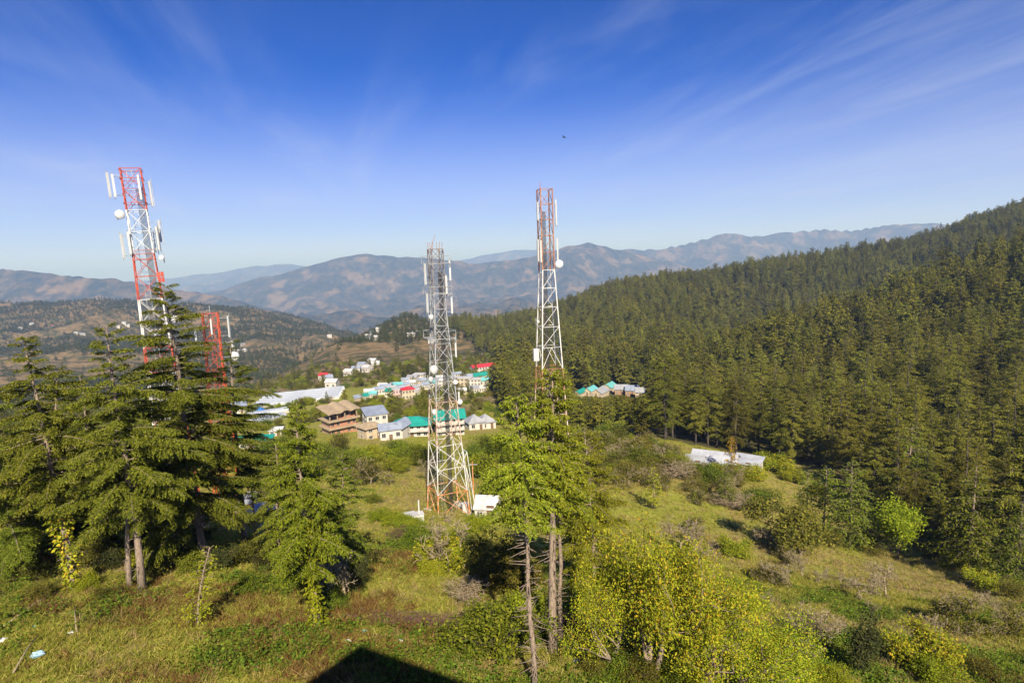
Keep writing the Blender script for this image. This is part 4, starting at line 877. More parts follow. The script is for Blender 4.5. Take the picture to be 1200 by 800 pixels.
def roof_mesh(kind, w, d, rise, ov, mat, ridge='x', th=.16, ribs=0.0):
    """roof shell with thickness, eaves at z=0"""
    mb = MB()
    if ridge == 'y' and kind in ('gable', 'hip', 'shed'): w, d = d, w
    X, Yy = w / 2 + ov, d / 2 + ov; e = -ov * rise / (d / 2)
    if kind == 'gable': top = [(-X, -Yy, e), (X, -Yy, e), (X, 0, rise), (-X, 0, rise), (X, Yy, e), (-X, Yy, e)]; fs = [(0, 1, 2, 3), (3, 2, 4, 5)]
    elif kind == 'hip': q = max(X - Yy, .02); top = [(-X, -Yy, e), (X, -Yy, e), (X, Yy, e), (-X, Yy, e), (-q, 0, rise), (q, 0, rise)]; fs = [(0, 1, 5, 4), (1, 2, 5), (2, 3, 4, 5), (3, 0, 4)]
    elif kind == 'shed': top = [(-X, -Yy, 0), (X, -Yy, 0), (X, Yy, rise), (-X, Yy, rise)]; fs = [(0, 1, 2, 3)]
    else: top = [(-X, -Yy, 0), (X, -Yy, 0), (X, Yy, 0), (-X, Yy, 0)]; fs = [(0, 1, 2, 3)]; th = max(th, .25)
    n = len(top); vs_ = [(x, y, z + th) for x, y, z in top] + list(top)
    edges = {}
    for f in fs:
        for a, b in zip(f, f[1:] + f[:1]): edges[(a, b)] = 1
    al = list(fs) + [tuple(i + n for i in f[::-1]) for f in fs]
    for (a, b) in edges:
        if (b, a) not in edges: al.append((b, a, a + n, b + n))
    mb.add(vs_, al)
    if ribs and kind == 'gable':
        for x in np.arange(-X + .1, X, ribs):
            for s in (-1, 1): mb.beam((x, s * Yy, e + th + .02), (x, 0, rise + th + .02), .035, 4)
    me = mb.mesh('roof', mat)
    if ridge == 'y' and kind in ('gable', 'hip', 'shed'): me.transform(Matrix.Rotation(R(90), 4, 'Z'))
    return me
def house(name, label, loc, w, d, h, rz=0.0, roof='gable', rmat='roof_grey', wmat='wall_white', storeys=2, nwin=3, ridge='x', rise=1.6, ov=.5, cat='house', group=None, door=True, deep=3.0, wfrm='wall_white', ribs=0.0, balcony=False):
    root = thing(name, label, cat, loc, rz, group); mb = MB()
    mb.box((0, 0, (h - deep) / 2), (w, d, h + deep))
    if roof in ('gable',):
        if ridge == 'x':
            for s in (-1, 1): mb.add([(s * w / 2, -d / 2, h), (s * w / 2, d / 2, h), (s * w / 2, 0, h + rise)], [(0, 1, 2)] if s > 0 else [(1, 0, 2)])
        else:
            for s in (-1, 1): mb.add([(-w / 2, s * d / 2, h), (w / 2, s * d / 2, h), (0, s * d / 2, h + rise)], [(1, 0, 2)] if s > 0 else [(0, 1, 2)])
    mb.build('wall', wmat, root)
    rf = link('roof', roof_mesh(roof, w, d, rise, ov, rmat, ridge, ribs=ribs), root); rf.location = (0, 0, h + .005)
    sh = h / storeys
    for st in range(storeys):
        for i in range(nwin):
            x = -w / 2 + w * (i + .5) / nwin
            if door and st == 0 and i == nwin // 2: continue
            window(root, x, -d / 2 - .02, sh * (st + .55), 0, min(1.3, w / nwin * .6), min(1.4, sh * .5), wfrm)
        for s in (-1, 1):
            for i in range(max(1, int(d / 4))): window(root, s * (w / 2 + .02), -d / 2 + d * (i + .5) / max(1, int(d / 4)), sh * (st + .55), s * R(90), 1.2, min(1.3, sh * .5), wfrm)
        if st and balcony:
            b = MB(); b.box((0, -d / 2 - .6, sh * st), (w * 1.02, 1.2, .16)); b.box((0, -d / 2 - 1.17, sh * st + .95), (w * 1.02, .06, .07))
            for i in range(9): b.box((-w * .5 + w * i / 8, -d / 2 - 1.17, sh * st + .5), (.06, .06, .85))
            b.build('balcony', 'wall_white', root)
    if door:
        b = MB(); b.box((-w / 2 + w * (nwin // 2 + .5) / nwin, -d / 2 - .02, 1.05), (1.0, .1, 2.1)); b.build('door', 'timber', root)
    return root
def hs(px, py, *a, q=.8, up=0.0, **k):
    p = at(px, py); p.z += up; k['rise'] = k.get('rise', 1.6) * q; k['ov'] = k.get('ov', .5) * q
    return house(a[0], a[1], p, a[2] * q, a[3] * q, a[4] * q, *a[5:], **k)
def face(px, extra=0.0): return -math.atan((px - 600) / FPX) + extra   # turned towards the viewer's side of the valley
VG = None
# the near row of the village
p = at(398, 506); bk = thing('brick_building', 'unfinished three storey brick building with tan slabs and roof', 'building', p, face(398, R(24)))
W_, D_, SH = 9.4, 7.4, 2.5
for st in range(3):
    mb = MB(); zc_ = SH * st
    if st < 2: mb.box((0, 0, zc_ + SH / 2 - (2 if st == 0 else 0)), (W_ - .3, D_ - .3, SH - .15 + (4 if st == 0 else 0)))
    else: mb.box((1.6, .4, zc_ + SH / 2), (W_ - 3.6, D_ - 1.2, SH - .15))
    mb.build('brick_wall', 'brick', bk)
    mb = MB(); mb.box((0, -.2, zc_ + SH - .06 if st < 2 else zc_ - 90), (W_ + 1.6, D_ + 1.6, .26))
    if st < 2:
        mb.box((0, -D_ / 2 - .98, zc_ + SH + .25), (W_ + 1.6, .12, .5)); mb.box((W_ / 2 + .78, -.2, zc_ + SH + .25), (.12, D_ + 1.4, .5)); mb.build('floor_slab', 'slab_tan', bk)
    for i in range(5):
        if st == 2 or i != 2: window(bk, -W_ / 2 + W_ * (i + .5) / 5, (-D_ / 2 + .12) if st < 2 else -D_ / 2 + .97, zc_ + 1.55, 0, 1.1, 1.5, 'slab_tan')
    for i in range(3): window(bk, W_ / 2 - .12, -D_ / 2 + D_ * (i + .5) / 3, zc_ + 1.55, R(90), 1.1, 1.5, 'slab_tan')
for x in (-W_ / 2, -W_ / 2 + 2.6, -W_ / 2 + 5.2, W_ / 2): MB().box((x, -D_ / 2 - .2, SH * 2.5), (.3, .3, SH)).build('column', 'slab_tan', bk)
mb = MB(); pr = [(-5.6, 0), (-3.9, .25), (-1.3, 0), (0, .9), (1.0, .9), (2.2, .1), (4.3, .9), (5.6, .5)]
for (a, za_), (b, zb_) in zip(pr[:-1], pr[1:]):
    y0, y1 = -D_ / 2 - 1.4, D_ / 2 + 1.2; z1, z2 = SH * 3 + za_ * .7, SH * 3 + zb_ * .7
    mb.add([(a, y0, z1), (b, y0, z2), (b, y1, z2 + 1.1), (a, y1, z1 + 1.1), (a, y0, z1 + .3), (b, y0, z2 + .3), (b, y1, z2 + 1.4), (a, y1, z1 + 1.4)], [(0, 3, 2, 1), (4, 5, 6, 7), (0, 1, 5, 4), (2, 3, 7, 6), (1, 2, 6, 5), (3, 0, 4, 7)])
mb.build('roof', 'slab_tan', bk)
hs(440, 500, 'house', 'white house with a wide blue grey sheet roof behind the tan roofed block', 9, 10, 6.5, face(440, R(12)), roof='shed', rmat='roof_bluegrey', rise=1.6, storeys=2)
hs(434, 513, 'house', 'cream two tier block with a tan hipped roof beside the brick building', 7, 7, 5.0, face(434, R(30)), roof='hip', rmat='slab_tan', wmat='wall_cream', rise=1.3, storeys=2, nwin=2, ov=.8)
hs(457, 514, 'house', 'white gabled house with blue grey roof and a red doorway below the teal roofs', 8, 7, 4.4, face(457, R(8)), roof='gable', rmat='roof_bluegrey', ridge='x', rise=1.7, storeys=1)
hs(470, 512, 'house', 'narrow white gable end house joined to the blue grey roofed one', 6, 9, 5.0, face(470, R(-25)), roof='gable', rmat='roof_bluegrey', ridge='y', rise=1.8, storeys=2, nwin=2)
hs(484, 510, 'house', 'long white house under a broad teal hipped roof', 13, 8, 5.6, face(484, R(-4)), roof='hip', rmat='roof_teal', rise=2.0, ov=1.2, storeys=2, nwin=5, balcony=True)
hs(527, 508, 'house', 'three storey house under a bright teal roof seen through the lattice mast', 11, 8, 7.6, face(527, R(6)), roof='gable', rmat='roof_teal', rise=2.2, ov=1.0, storeys=3, nwin=4, wmat='wall_white', balcony=True)
hs(556, 502, 'house', 'white house with the first of two steep grey pyramid roofs', 7, 7, 3.6, face(556, R(20)), roof='hip', rmat='roof_grey', rise=2.6, storeys=1, nwin=2)
hs(569, 501, 'house', 'white house with the second grey pyramid roof next to the trees', 7, 7, 3.4, face(569, R(20)), roof='hip', rmat='roof_grey', rise=2.7, storeys=1, nwin=2)
hs(290, 524, 'shed', 'long low shed with a dark green flat pitched roof', 10, 5, 2.4, face(290, R(-6)), roof='shed', rmat='roof_green', rise=1.2, storeys=1, nwin=4, cat='shed')
hs(312, 521, 'shed', 'small hut with a teal roof at the end of the green shed', 4.5, 4, 2.2, face(312, R(-20)), roof='shed', rmat='roof_teal', rise=.9, storeys=1, nwin=2, cat='shed')
hs(325, 510, 'house', 'small pale cottage above the green roofed shed', 5, 4, 2.6, face(325, R(-20)), roof='gable', rmat='roof_white', rise=1.0, storeys=1, nwin=2)
hs(312, 618, 'hut', 'small white sheet roofed hut between the deodars', 3.4, 3.6, 2.6, face(312, R(28)), roof='gable', rmat='roof_white', ridge='y', rise=.7, storeys=1, nwin=1, cat='hut', wmat='wall_white', ov=.25, ribs=.5)
hs(290, 604, 'hut', 'small brick and tin hut under the deodars', 3.4, 3.0, 2.6, face(290, R(10)), roof='shed', rmat='roof_grey', rise=.7, storeys=1, nwin=1, cat='hut', wmat='wall_pink', ov=.25)
hs(572, 604, 'hut', 'hut with a white ribbed tin roof beside the lattice mast', 4.2, 5.0, 2.4, face(572, R(-12)), roof='gable', rmat='roof_white', ridge='x', rise=1.6, storeys=1, nwin=2, cat='hut', ov=.3, ribs=.45, q=.68)
# pale roofed house at the forest edge
hs(838, 546, 'house', 'long house with wide pale tin roof at the forest edge', 10.5, 8, 2.1, face(838, R(-10)), roof='gable', rmat='roof_tin', rise=2.0, storeys=1, nwin=5, ov=.8, ribs=.8)
hs(815, 547, 'house', 'lower gabled wing with a tan roof beside the long pale roofed house', 4, 5, 1.9, face(815, R(-10)), roof='gable', rmat='roof_grey', ridge='x', rise=1.2, storeys=1, nwin=2)
hs(876, 549, 'house', 'low white annexe with a flat pale roof behind the orange tree', 7, 5, 1.9, face(876, R(-16)), roof='shed', rmat='roof_tin', rise=1.2, storeys=1, nwin=4)
# group of roofs inside the forest
for qi, (px, py, w, d, h, rz, rm, lb) in enumerate(((680,464,5,13,2.6,-30,'roof_teal','narrow teal roofed shed at the end of the forest hamlet'),(692,463,9,13,2.8,-30,'roof_teal_pale','broad pale teal gabled house in the forest hamlet'),(703,464,9,15,2.8,-30,'roof_grey','grey gabled house with a teal patch in the forest hamlet'),
        (714,458,8,13,3.2,-30,'roof_teal_pale','teal gabled house set back in the forest hamlet'),(728,462,10,9,4,-8,'roof_grey','grey roofed brown walled lodge in the forest hamlet'),(741,463,10,11,4,-12,'roof_bluegrey','blue grey roofed lodge closing the forest hamlet'),(751,466,7,6,4,-20,'roof_grey','small ochre walled cottage below the forest lodges'))):
    hs(px, py, 'house', lb, w, d, h, R(rz), roof='gable', rmat=rm, ridge='y' if qi < 4 else 'x', rise=w * .34 if qi < 4 else 2.8, storeys=2, nwin=3, wmat='wall_brown' if qi in (4, 5) else 'wall_cream', q=.74, up=.6, deep=9)
# the back village on its terrace
BV = [(444,462,9,7,5,'gable','roof_bluegrey','wall_white'),(452,460,9,7,6,'gable','roof_bluegrey','wall_white'),(459,461,8,6,6,'flat','roof_white','wall_white'),(466,459,8,7,7,'gable','roof_teal_pale','wall_white'),(467,466,9,7,7,'flat','roof_white','wall_pink'),(457,465,7,6,5,'shed','roof_teal','wall_white'),
      (474,456,9,7,5,'gable','roof_bluegrey','wall_white'),(478,467,10,8,8,'hip','roof_red','wall_cream'),(484,449,10,8,7,'gable','roof_grey','wall_white'),(492,448,11,8,9,'flat','roof_white','wall_white'),(489,459,9,7,5,'gable','roof_grey','wall_cream'),(500,456,8,7,5,'gable','roof_bluegrey','wall_white'),(433,463,8,6,4,'gable','roof_white','wall_white'),
      (428,468,5,4,3,'shed','roof_teal','wall_white'),(512,450,10,7,5,'gable','roof_bluegrey','wall_white'),(522,452,11,7,6,'gable','roof_white','wall_white'),(533,454,12,8,9,'flat','roof_white','wall_cream'),(545,455,13,8,10,'flat','roof_white','wall_cream'),(556,455,12,8,9,'flat','roof_white','wall_white'),(535,444,10,7,6,'gable','roof_bluegrey','wall_white'),
      (556,460,8,6,4,'shed','roof_grey','wall_white'),(420,470,6,4,3,'shed','roof_bluegrey','wall_brown'),(449,457,8,6,5,'gable','roof_white','wall_white'),(462,456,7,6,5,'gable','roof_grey','wall_white'),(471,462,7,6,6,'gable','roof_bluegrey','wall_pink'),(481,455,8,6,6,'gable','roof_white','wall_white'),(496,452,8,6,6,'gable','roof_bluegrey','wall_cream'),(507,454,9,6,5,'gable','roof_teal_pale','wall_white'),(517,447,9,6,5,'gable','roof_white','wall_white'),(528,448,8,6,6,'gable','roof_bluegrey','wall_white'),(540,462,9,6,4,'gable','roof_white','wall_cream'),(549,447,9,6,6,'gable','roof_bluegrey','wall_cream'),(566,459,8,6,4,'gable','roof_white','wall_white'),(438,466,6,5,4,'gable','roof_teal_pale','wall_white'),(486,464,7,6,5,'gable','roof_grey','wall_white'),(475,450,7,6,5,'gable','roof_bluegrey','wall_white')]
RW = {'roof_bluegrey': 'blue grey', 'roof_white': 'pale', 'roof_teal_pale': 'faded teal', 'roof_teal': 'teal', 'roof_red': 'bright red', 'roof_grey': 'grey'}
WW = {'wall_white': 'white', 'wall_cream': 'cream', 'wall_pink': 'pink', 'wall_brown': 'brown'}
for px, py, w, d, h, rf, rm, wm in BV:
    hs(px, py, 'house', f'{WW[wm]} house with {RW[rm]} {rf} roof on the upper village terrace', w, d, h, face(px, R((px * 37) % 50 - 25)), roof=rf, rmat=rm, wmat=wm, storeys=max(1, int(h / 2.7)), nwin=4, rise=1.6, group='houses of the upper village', door=False, q=.66)
for px, py, w, d, h, rz, rm, wm, lb in ((566,436,24,9,6,28,'roof_red','wall_white','long white school block with a red roof on the upper terrace'),(583,434,16,10,5,40,'roof_bluegrey','wall_white','blue grey roofed hall beside the red roofed block'),(560,445,16,9,4,30,'roof_teal','wall_white','teal roofed hall below the red roofed block'),
      (574,450,26,7,4,22,'roof_teal_pale','wall_white','long low hall with a blue teal roof below the red roofed block'),(585,446,14,6,4,22,'roof_bluegrey','wall_white','low hall with pale blue roof next to the forest')):
    hs(px, py, 'hall', lb, w, d, h, R(rz), roof='gable', rmat=rm, wmat=wm, storeys=2 if h > 5 else 1, nwin=8, rise=2.0, cat='building', door=False)
# polytunnels in rows
def polytunnel(px0, py0, px1, py1, label, wd=5.5):
    a, b = at(px0, py0), at(px1, py1); L = (b - a).length; c = (a + b) / 2; rz = math.atan2(b.y - a.y, b.x - a.x); root = thing('polytunnel', label, 'greenhouse', c, rz, 'rows of polytunnels'); root.rotation_euler[1] = -math.asin((b.z - a.z) / L)
    n = 9; m = int(L / 4) + 1; vs_, fs = [], []
    for i in range(m + 1):
        for k in range(n): t = math.pi * k / (n - 1); vs_.append((-L / 2 + L * i / m, -wd / 2 * math.cos(t), 1.2 + 1.3 * math.sin(t) + (.12 if i % 2 else 0)))
    for i in range(m):
        for k in range(n - 1): fs.append((i * n + k, (i + 1) * n + k, (i + 1) * n + k + 1, i * n + k + 1))
    fs += [tuple(range(n)), tuple(range(m * n, m * n + n))[::-1]]
    mb = MB(); mb.add(vs_, fs); mb.build('film_cover', 'film', root)
    mb = MB()
    for s in (-1, 1): mb.box((0, s * (wd / 2 - .05), .3), (L, .08, 2.0))
    mb.build('side_sheet', 'wall_white', root)
for q in range(5): polytunnel(296 + q * 4, 479 - q * 3.2, 396 + q * 2, 467 - q * 2.6, 'long white polytunnel in the packed rows above the village')
polytunnel(292, 490, 336, 483, 'short white polytunnel below the packed rows'); polytunnel(294, 499, 330, 490, 'lowest short polytunnel on the bank below the rows')
hs(279, 484, 'shed', 'blue grey sheet roofed shed at the end of the polytunnels', 10, 8, 4, R(20), roof='shed', rmat='roof_bluegrey', rise=2, storeys=1, nwin=2, cat='shed')
p = at(301, 482); mb = MB(); g_ = np.random.default_rng(3)
vs_ = [(x, y, 2.2 * math.exp(-((x / 3.2) ** 4 + (y / 2.6) ** 4)) + .25 * float(g_.normal()) * (abs(x) < 4)) for y in np.linspace(-3.4, 3.4, 8) for x in np.linspace(-4, 4, 9)]
mb.add(vs_, [tuple(int(v) for v in f) for f in grid_faces(8, 9)]); o = mb.build('tarpaulin', 'tarp_blue', None, True); o.location = p; tag(o, 'bright blue tarpaulin heaped at the end of the polytunnels', 'tarpaulin')
# cottages scattered over the hills
FARH = [(24,386),(38,381),(62,383),(90,392),(97,393),(138,384),(150,383),(146,380),(36,351),(70,352),(78,353),(281,413),(287,412),(285,405),(386,395),(432,396),(438,392),(445,388),(441,398),(434,399),(482,395),(488,392),(425,432),(431,436),(440,431),(418,437),(437,427),(381,446),(384,449),(562,371),(576,368),(600,366),(609,364),(590,369),(505,402),(390,455),(410,441)]
for q, (px, py) in enumerate(FARH):
    red = q in (2, 27); hs(px, py, 'cottage', ('small red roofed cottage on the ' if red else 'small pale cottage on the ') + ('wooded hill across the valley' if px < 300 else 'brown spur beyond the village' if px < 520 else 'ridge behind the masts'), 14 if py < 400 else 9, 9, 6, R((q * 47) % 60 - 30), roof='gable', rmat='roof_red' if red else ('roof_white', 'roof_bluegrey', 'roof_white')[q % 3], storeys=1, nwin=2, rise=2, group='cottages scattered over the hills', door=False)
X, Y, Z = spot(1077, 300, 700); house('cottage', 'lone white cottage with a red roof high in the forest', (X, Y, gz(X, Y) + 7), 9, 7, 4, R(-20), roof='gable', rmat='roof_red', storeys=2, nwin=3, rise=2.4, deep=12)

# mast cabins and cabinets
for q, (px, py, w, d, h, lb) in enumerate(((489, 616, 1.5, 1.0, 1.5, 'white equipment cabinet with a vent stack at the mast foot'), (481, 613, 1.2, 1.0, 1.2, 'lower white cabinet beside the vented one'), (545, 600, .8, .7, 1.3, 'slim white cabinet inside the mast legs'))):
    p = at(px, py); root = thing('equipment_cabinet', lb, 'cabinet', p, R(20)); MB().box((0, 0, h / 2 - .2), (w, d, h + .4)).build('cabinet_body', 'paint_white', root); MB().box((0, -d / 2 - .012, h * .5), (w * .8, .03, h * .8)).build('door', 'antenna_grey', root); MB().box((0, 0, h + .03), (w + .15, d + .15, .07)).build('lid', 'roof_white', root)
    if q == 0: MB().beam((.3, 0, h), (.3, 0, h + 1.6), .09, 8).build('vent_stack', 'dish_white', root)
for q, (px, py, ty) in enumerate(((301, 640, 545), (556, 600, 540))):
    p = at(px, py); h = top_h(p, px, ty); root = thing('utility_pole', ('steel pole in front of the white hut', 'short rusty pole beside the lattice mast')[q], 'pole', p); MB().beam((0, 0, -.5), (0, 0, h), .09, 8, .06).build('shaft', ('steel_rust', 'rust_orange')[q], root); MB().box((0, 0, h - .5), (1.4, .1, .12)).build('cross_arm', 'steel_zinc', root)

# ------------------------------------------------------------------ scrub between the houses, grass and weeds
X4, Y4 = jgrid(-420, 190, 120, 620, 6.0); t4_ = X4 / Y4
k = (np.abs(t4_) < 1.2) & ~forest_mask(X4, Y4) & (rng.uniform(0, 1, len(X4)) < np.clip(.40 + 1.0 * fbm(X4 / 40, Y4 / 40, 3, 81) + .25 * sstep(190, 240, Y4), .06, .9))
k &= (t4_ < .06) & ((Y4 > 200) | (t4_ < -.42))
for cx, cy, r in [(o.location.x, o.location.y, 7.5) for o in scene.objects if o.parent is None and o.get('category') in ('house', 'building', 'shed', 'greenhouse', 'tarpaulin')]: k &= ((X4 - cx) ** 2 + ((Y4 - cy + 4) * .8) ** 2 > r * r)
gp = [o for o in scene.objects if o.get('category') == 'greenhouse']
for o in gp:
    dx, dy = math.cos(o.rotation_euler.z), math.sin(o.rotation_euler.z); u = (X4 - o.location.x) * dx + (Y4 - o.location.y) * dy; v = -(X4 - o.location.x) * dy + (Y4 - o.location.y) * dx
    k &= ~((np.abs(u) < 45) & (np.abs(v) < 11))
X4, Y4 = X4[k], Y4[k]
SCR = [joined_leaf for joined_leaf in (PROTO['bush_g'][1], PROTO['bush_o'][1], PROTO['bush_o'][1], PROTO['bush_l'][1], PROTO['bare_c'][1])]
scatter('scrub', np.stack([X4, Y4, ground(X4, Y4) - .1], 1), SCR, rng.uniform(.7, 1.6, len(X4)), 'mixed green and olive scrub between the village terraces', 'scrub', 11)
k = rng.uniform(0, 1, len(X4)) < .16
scatter('village_trees', np.stack([X4[k] + 2, Y4[k] + 1, ground(X4[k] + 2, Y4[k] + 1) - .2], 1), FORJ, rng.uniform(.35, .62, k.sum()), 'scattered conifers between the village terraces', 'trees', 12)
def tuft(name, seed, n, h, spread, mat, lean=.5, w=.03, leafy=False):
    g = np.random.default_rng(seed); b = np.stack([g.normal(0, spread, n), g.normal(0, spread, n), np.full(n, -.03)], 1)
    if leafy:
        c = b + np.stack([g.normal(0, spread, n), g.normal(0, spread, n), g.uniform(.03, h, n)], 1); L = w * g.uniform(.6, 1.4, n)
        v, f = leaf_geo(c, g.normal(0, 1, (n, 3)) * [1, 1, .4], UP + g.normal(0, .5, (n, 3)), L, L * .6); return npmesh(name, v, f, mat)
    d = np.stack([g.normal(0, lean, n), g.normal(0, lean, n), np.ones(n)], 1) * (h * g.uniform(.5, 1.2, n))[:, None]
    s = np.cross(d, g.normal(0, 1, (n, 3))); s = s / np.linalg.norm(s, axis=1, keepdims=True) * w
    V = np.stack([b - s, b + s, b + d + np.stack([d[:, 0], d[:, 1], -.3 * np.abs(d[:, 2])], 1) * .4], 1).reshape(-1, 3); return npmesh(name, V, np.arange(3 * n).reshape(-1, 3), mat)
GR = [tuft('grass_tuft_a', 1, 26, .26, .14, 'grass_blade', .6, .022), tuft('grass_tuft_b', 2, 26, .36, .16, 'grass_blade', .5, .022), tuft('grass_tuft_c', 3, 22, .2, .2, 'grass_blade', .8, .026)]
DR = [tuft('dry_tuft_a', 4, 24, .55, .13, 'grass_dry', .35, .018), tuft('dry_tuft_b', 5, 22, .38, .16, 'grass_dry', .5, .02)]
WD = [tuft('weed_clump_a', 6, 34, .35, .17, 'weed_leaf', 0, .17, True), tuft('weed_clump_b', 7, 44, .5, .22, 'weed_leaf', 0, .15, True), tuft('weed_clump_c', 8, 30, .3, .2, 'leaf_green', 0, .16, True)]
def sprinkle(n, y0, y1, pw=1.0, tmax=1.05, seed=0):
    g = np.random.default_rng(seed); Y = (y0 ** pw + g.uniform(0, 1, n) * (y1 ** pw - y0 ** pw)) ** (1 / pw); X = g.uniform(-tmax, tmax, n) * Y; return X, Y
def ground_stuff(name, meshes, n, y0, y1, pw, sel, sc, label, cat, seed):
    X, Y = sprinkle(n, y0, y1, pw, seed=seed); k = sel(X, Y) & ~forest_mask(X, Y); X, Y = X[k], Y[k]; g = np.random.default_rng(seed + 5)
    scatter(name, np.stack([X, Y, ground(X, Y)], 1), meshes, g.uniform(sc[0], sc[1], len(X)) * (1 + .3 * sstep(50, 110, Y)), label, cat, seed, .12, .25)
U = lambda n, s: np.random.default_rng(s).uniform(0, 1, n)
ground_stuff('grass', GR, 46000, 24, 62, 1.3, lambda X, Y: (dryness(X, Y) < .25 + .6 * U(len(X), 1)), (.55, 1.2), 'short green and straw coloured grass on the bank and meadow', 'grass', 21)
ground_stuff('meadow_grass', GR, 36000, 60, 185, 1.2, lambda X, Y: U(len(X), 2) < .55 + .5 * fbm(X / 9, Y / 9, 3, 30), (.8, 1.5), 'thin grass over the terraced meadow', 'grass', 22)
ground_stuff('dry_grass', DR, 26000, 24, 110, 1.1, lambda X, Y: dryness(X, Y) > .30 + .55 * U(len(X), 3), (.4, 1.15), 'bleached dry grass stalks among the green', 'grass', 23)
ground_stuff('bracken', [tuft('bracken_a', 14, 30, .6, .22, 'leaf_rust', .5, .022), tuft('bracken_b', 15, 26, .45, .22, 'leaf_rust', .8, .026)], 6500, 25, 52, 1.0, lambda X, Y: (fbm(X / 6, Y / 6, 3, 191) > .04 + .3 * U(len(X), 6)) & ((X < -6) | (Y < 34)), (.5, 1.2), 'reddish dead bracken under the deodars', 'bracken', 26)
ground_stuff('weeds', WD, 18000, 24, 58, 1.1, lambda X, Y: fbm(X / 5, Y / 5, 3, 91) > .0 + .3 * U(len(X), 4), (.5, 1.3), 'leafy green weeds covering the steep bank below the house', 'weeds', 24)
# heap of cut brushwood
p = at(478, 728); g_ = np.random.default_rng(9); n = 900
c = np.stack([g_.normal(0, 1.9, n), g_.normal(0, .55, n), np.abs(g_.normal(.05, .16, n))], 1); d = g_.normal(0, 1, (n, 3)) * [.6, .35, .14]
c[:, 2] += ground(c[:, 0] + p.x, c[:, 1] + p.y) - p.z
v, f = seg_geo(c - d / 2, c + d / 2, np.full(n, .012), np.full(n, .006), 3); o = link('brushwood_heap', npmesh('brushwood_heap', v, f, 'twig_red')); o.location = p; tag(o, 'low heap of cut reddish brushwood across the path', 'brushwood', kind='stuff')
surfmat('path_earth', (.34, .24, .15), (.24, .16, .09), 2.0, .95, bump=.3)
# trodden path
pa = [(470,742),(500,738),(535,736),(560,745),(545,762),(575,772),(610,775)]; P = [at(*q) for q in pa]; mb = MB(); vs_ = []
L = []
for a, b in zip(P[:-1], P[1:]):
    for i in range(8): L.append(a.lerp(b, i / 8))
L.append(P[-1])
for i, q in enumerate(L):
    d = (L[min(i + 1, len(L) - 1)] - L[max(i - 1, 0)]); d.z = 0; d.normalize(); s = Vector((-d.y, d.x, 0)); w = .34 + .16 * float(fbm(np.array([i * .35]), np.array([0.]), 2, 3)[0])
    for j in (-1, -.4, .4, 1): r = q + s * w * j; vs_.append((r.x, r.y, gz(r.x, r.y) + (.03 if abs(j) < 1 else -.02)))
mb.add(vs_, [tuple(int(v) for v in f) for f in grid_faces(len(L), 4)]); o = mb.build('footpath', 'path_earth', None, True); tag(o, kind='structure')
# rubbish thrown down the bank
surfmat('plastic_white', (.70, .72, .75), (.55, .58, .62), 3, .4); surfmat('plastic_blue', (.25, .45, .62), (.40, .55, .65), 3, .4); surfmat('plastic_teal', (.12, .50, .46), (.2, .55, .5), 3, .4)
def crumple(seed, r):
    g = np.random.default_rng(seed); mb = MB(); n, m = 8, 6; vs_ = []
    for i in range(m):
        for k in range(n):
            ph = math.pi * i / (m - 1); t = 2 * math.pi * k / n; q = r * g.uniform(.55, 1.15); vs_.append((q * math.sin(ph) * math.cos(t) * 1.4, q * math.sin(ph) * math.sin(t), q * math.cos(ph) * .5 + r * .4))
    mb.add(vs_, [(i * n + k, i * n + (k + 1) % n, (i + 1) * n + (k + 1) % n, (i + 1) * n + k) for i in range(m - 1) for k in range(n)]); return mb
for q, (px, py, r, m, lb) in enumerate(((44,770,.30,'plastic_blue','crumpled pale blue plastic bag on the shaded bank'),(41,735,.14,'plastic_teal','small teal plastic scrap on the bank'),(3,752,.22,'plastic_white','white plastic bag among the weeds at the bank'),(83,742,.12,'plastic_white','tiny white wrapper beside dry stalks'),
        (427,741,.14,'plastic_teal','teal plastic scrap just below the brushwood heap'),(449,726,.13,'plastic_white','white scrap caught in the brushwood heap'),(408,752,.14,'plastic_white','white scrap at the tip of the roof shadow'),(470,752,.13,'plastic_white','pale scrap lying in the roof shadow'),(462,731,.12,'plastic_white','white scrap beside the brushwood heap'),(676,776,.16,'plastic_white','pale stone like scrap under the tall trunk'))):
    o = crumple(q, r).build('plastic_litter', m, None); o.location = at(px, py) + Vector((0, 0, .04)); tag(o, lb, 'litter')
# dead poles lying on the bank
for q, (a, b, r, lb) in enumerate((((16,790),(45,752),.05,'thin dead pole propped on the bank by the blue bag'),((5,735),(68,698),.05,'long fallen pole slanting up to the ivy covered trunk'),((90,742),(88,715),.04,'short broken stalk standing in the grass'))):
    A, B = at(*a), at(*b); A.z += .1; B.z += .35; o = MB().path([A, A.lerp(B, .5) + Vector((0, 0, .12)), B], [r, r * .8, r * .5], 6).build('dead_branch', 'twig_grey', None, True); tag(o, lb, 'branch')

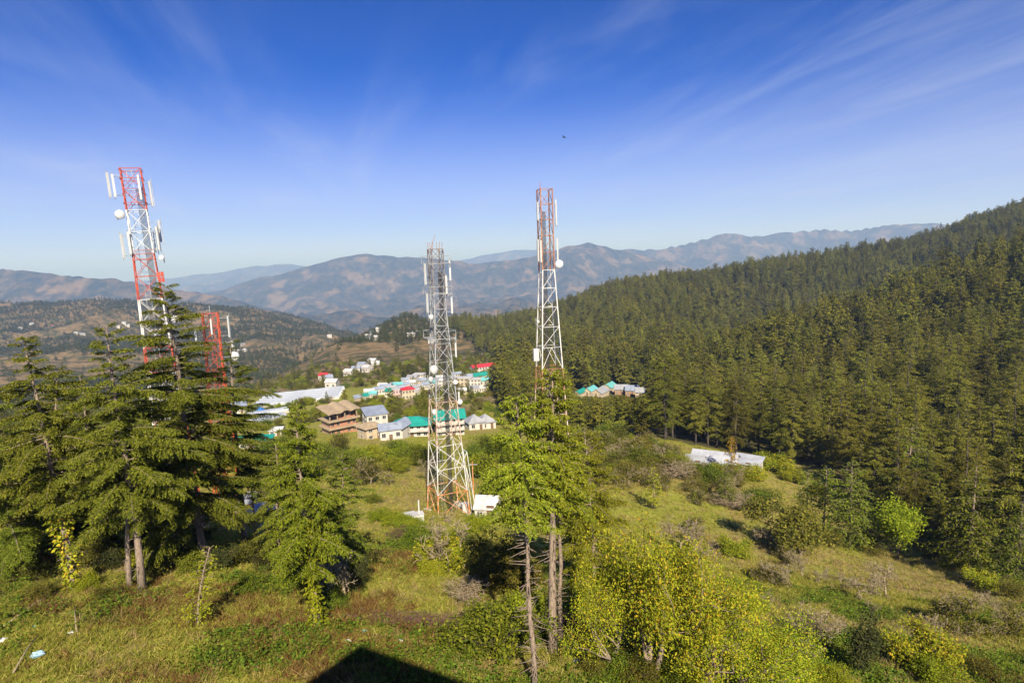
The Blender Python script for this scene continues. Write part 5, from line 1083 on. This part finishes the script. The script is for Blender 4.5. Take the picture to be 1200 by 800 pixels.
# ------------------------------------------------------------------ the house the view is taken from, whose gable throws the shadow on the bank
p = at(424, 757); s_ = (p.y + 2.0) / -sun_dir.y; apex = p + sun_dir * s_
hv = thing('hillside_house', 'house on the hill top whose roof gable shadows the bank', 'house', (0, 0, 0))
ax_, az_ = apex.x, apex.z; lw, rw = 4.6, 9.0; lz, rz_ = az_ - 4.4, az_ - 4.3
def roofslab(x0, z0_, x1, z1_):
    mb = MB(); mb.add([(x0, -2, z0_), (x1, -2, z1_), (x1, -17, z1_), (x0, -17, z0_), (x0, -2, z0_ - .2), (x1, -2, z1_ - .2), (x1, -17, z1_ - .2), (x0, -17, z0_ - .2)], [(0, 1, 2, 3), (7, 6, 5, 4), (0, 4, 5, 1), (2, 6, 7, 3), (1, 5, 6, 2), (3, 7, 4, 0)]); mb.build('roof', 'roof_green', hv)
roofslab(ax_ - lw, lz, ax_, az_); roofslab(ax_ + .002, az_, ax_ + rw, rz_)
gf = gz(0, -8) - 3; mb = MB(); xl, xr = ax_ - lw + .6, ax_ + rw - .6; zl, zr = lz + .2, rz_ - .1; zt = az_ - .5
vs_ = [(xl, y, gf) for y in (-3, -16)] + [(xr, y, gf) for y in (-3, -16)] + [(xl, y, zl) for y in (-3, -16)] + [(xr, y, zr) for y in (-3, -16)] + [(ax_, y, zt) for y in (-3, -16)]
mb.add(vs_, [(0, 2, 6, 8, 4), (1, 5, 9, 7, 3), (0, 4, 5, 1), (2, 3, 7, 6)]); mb.build('wall', 'wall_cream', hv)
for i in range(4):
    for j in range(3): window(hv, xl + (xr - xl) * (i + .5) / 4, -3.02, gf + 6.5 + j * 4.6, 0, 1.3, 1.5)
MB().box((xl * .5 + xr * .5, -1.65, CAMZ - 1.75), (xr - xl, 2.7, .2)).build('balcony', 'concrete', hv)

# bird
d = ray(661, 161); q = Vector((0, 0, CAMZ)) + d * (70 / d.length); mb = MB(); mb.path([(0, -.16, 0), (0, -.1, 0), (0, .04, 0), (0, .14, .01), (0, .2, .02)], [.015, .045, .06, .035, .012], 8)
for s in (-1, 1): mb.add([(s * .03, -.06, .03), (s * .03, .07, .03), (s * .2, .09, .10), (s * .2, -.03, .10), (s * .42, .0, .05), (s * .42, -.05, .05)], [(0, 1, 2, 3), (3, 2, 4, 5)])
mb.add([(-.02, -.14, 0), (.02, -.14, 0), (.06, -.28, 0), (-.06, -.28, 0)], [(0, 1, 2, 3)])
o = mb.build('bird', 'cable_black', None, True); o.location = q; o.rotation_euler = (0, .2, R(60)); tag(o, 'small dark bird gliding alone in the blue sky', 'bird')

# ------------------------------------------------------------------ haze in the valley air
HZ = 1.05e-4
m, n, l = newmat('haze_air'); v_ = n.new('ShaderNodeVolumePrincipled'); v_.inputs['Color'].default_value = (.38, .58, 1.0, 1); v_.inputs['Absorption Color'].default_value = (.45, .62, 1, 1); v_.inputs['Density'].default_value = HZ; v_.inputs['Anisotropy'].default_value = 0.0
o_ = n.new('ShaderNodeOutputMaterial'); l.new(v_.outputs[0], o_.inputs['Volume'])
lowest = min(float(np.min([v.co.z for v in o.data.vertices])) for o in scene.objects if o.name in ('mountains', 'hillside'))
mb = MB(); zlo, zhi = lowest - 1, max(float(np.max([v.co.z for v in bpy.data.objects['mountains'].data.vertices])), 300.0) + 20; mb.box((0, 15500, (zlo + zhi) / 2), (104000, 33800, zhi - zlo)); o = mb.build('haze', 'haze_air'); tag(o, 'thin pale haze filling the valley air', 'haze', kind='stuff')
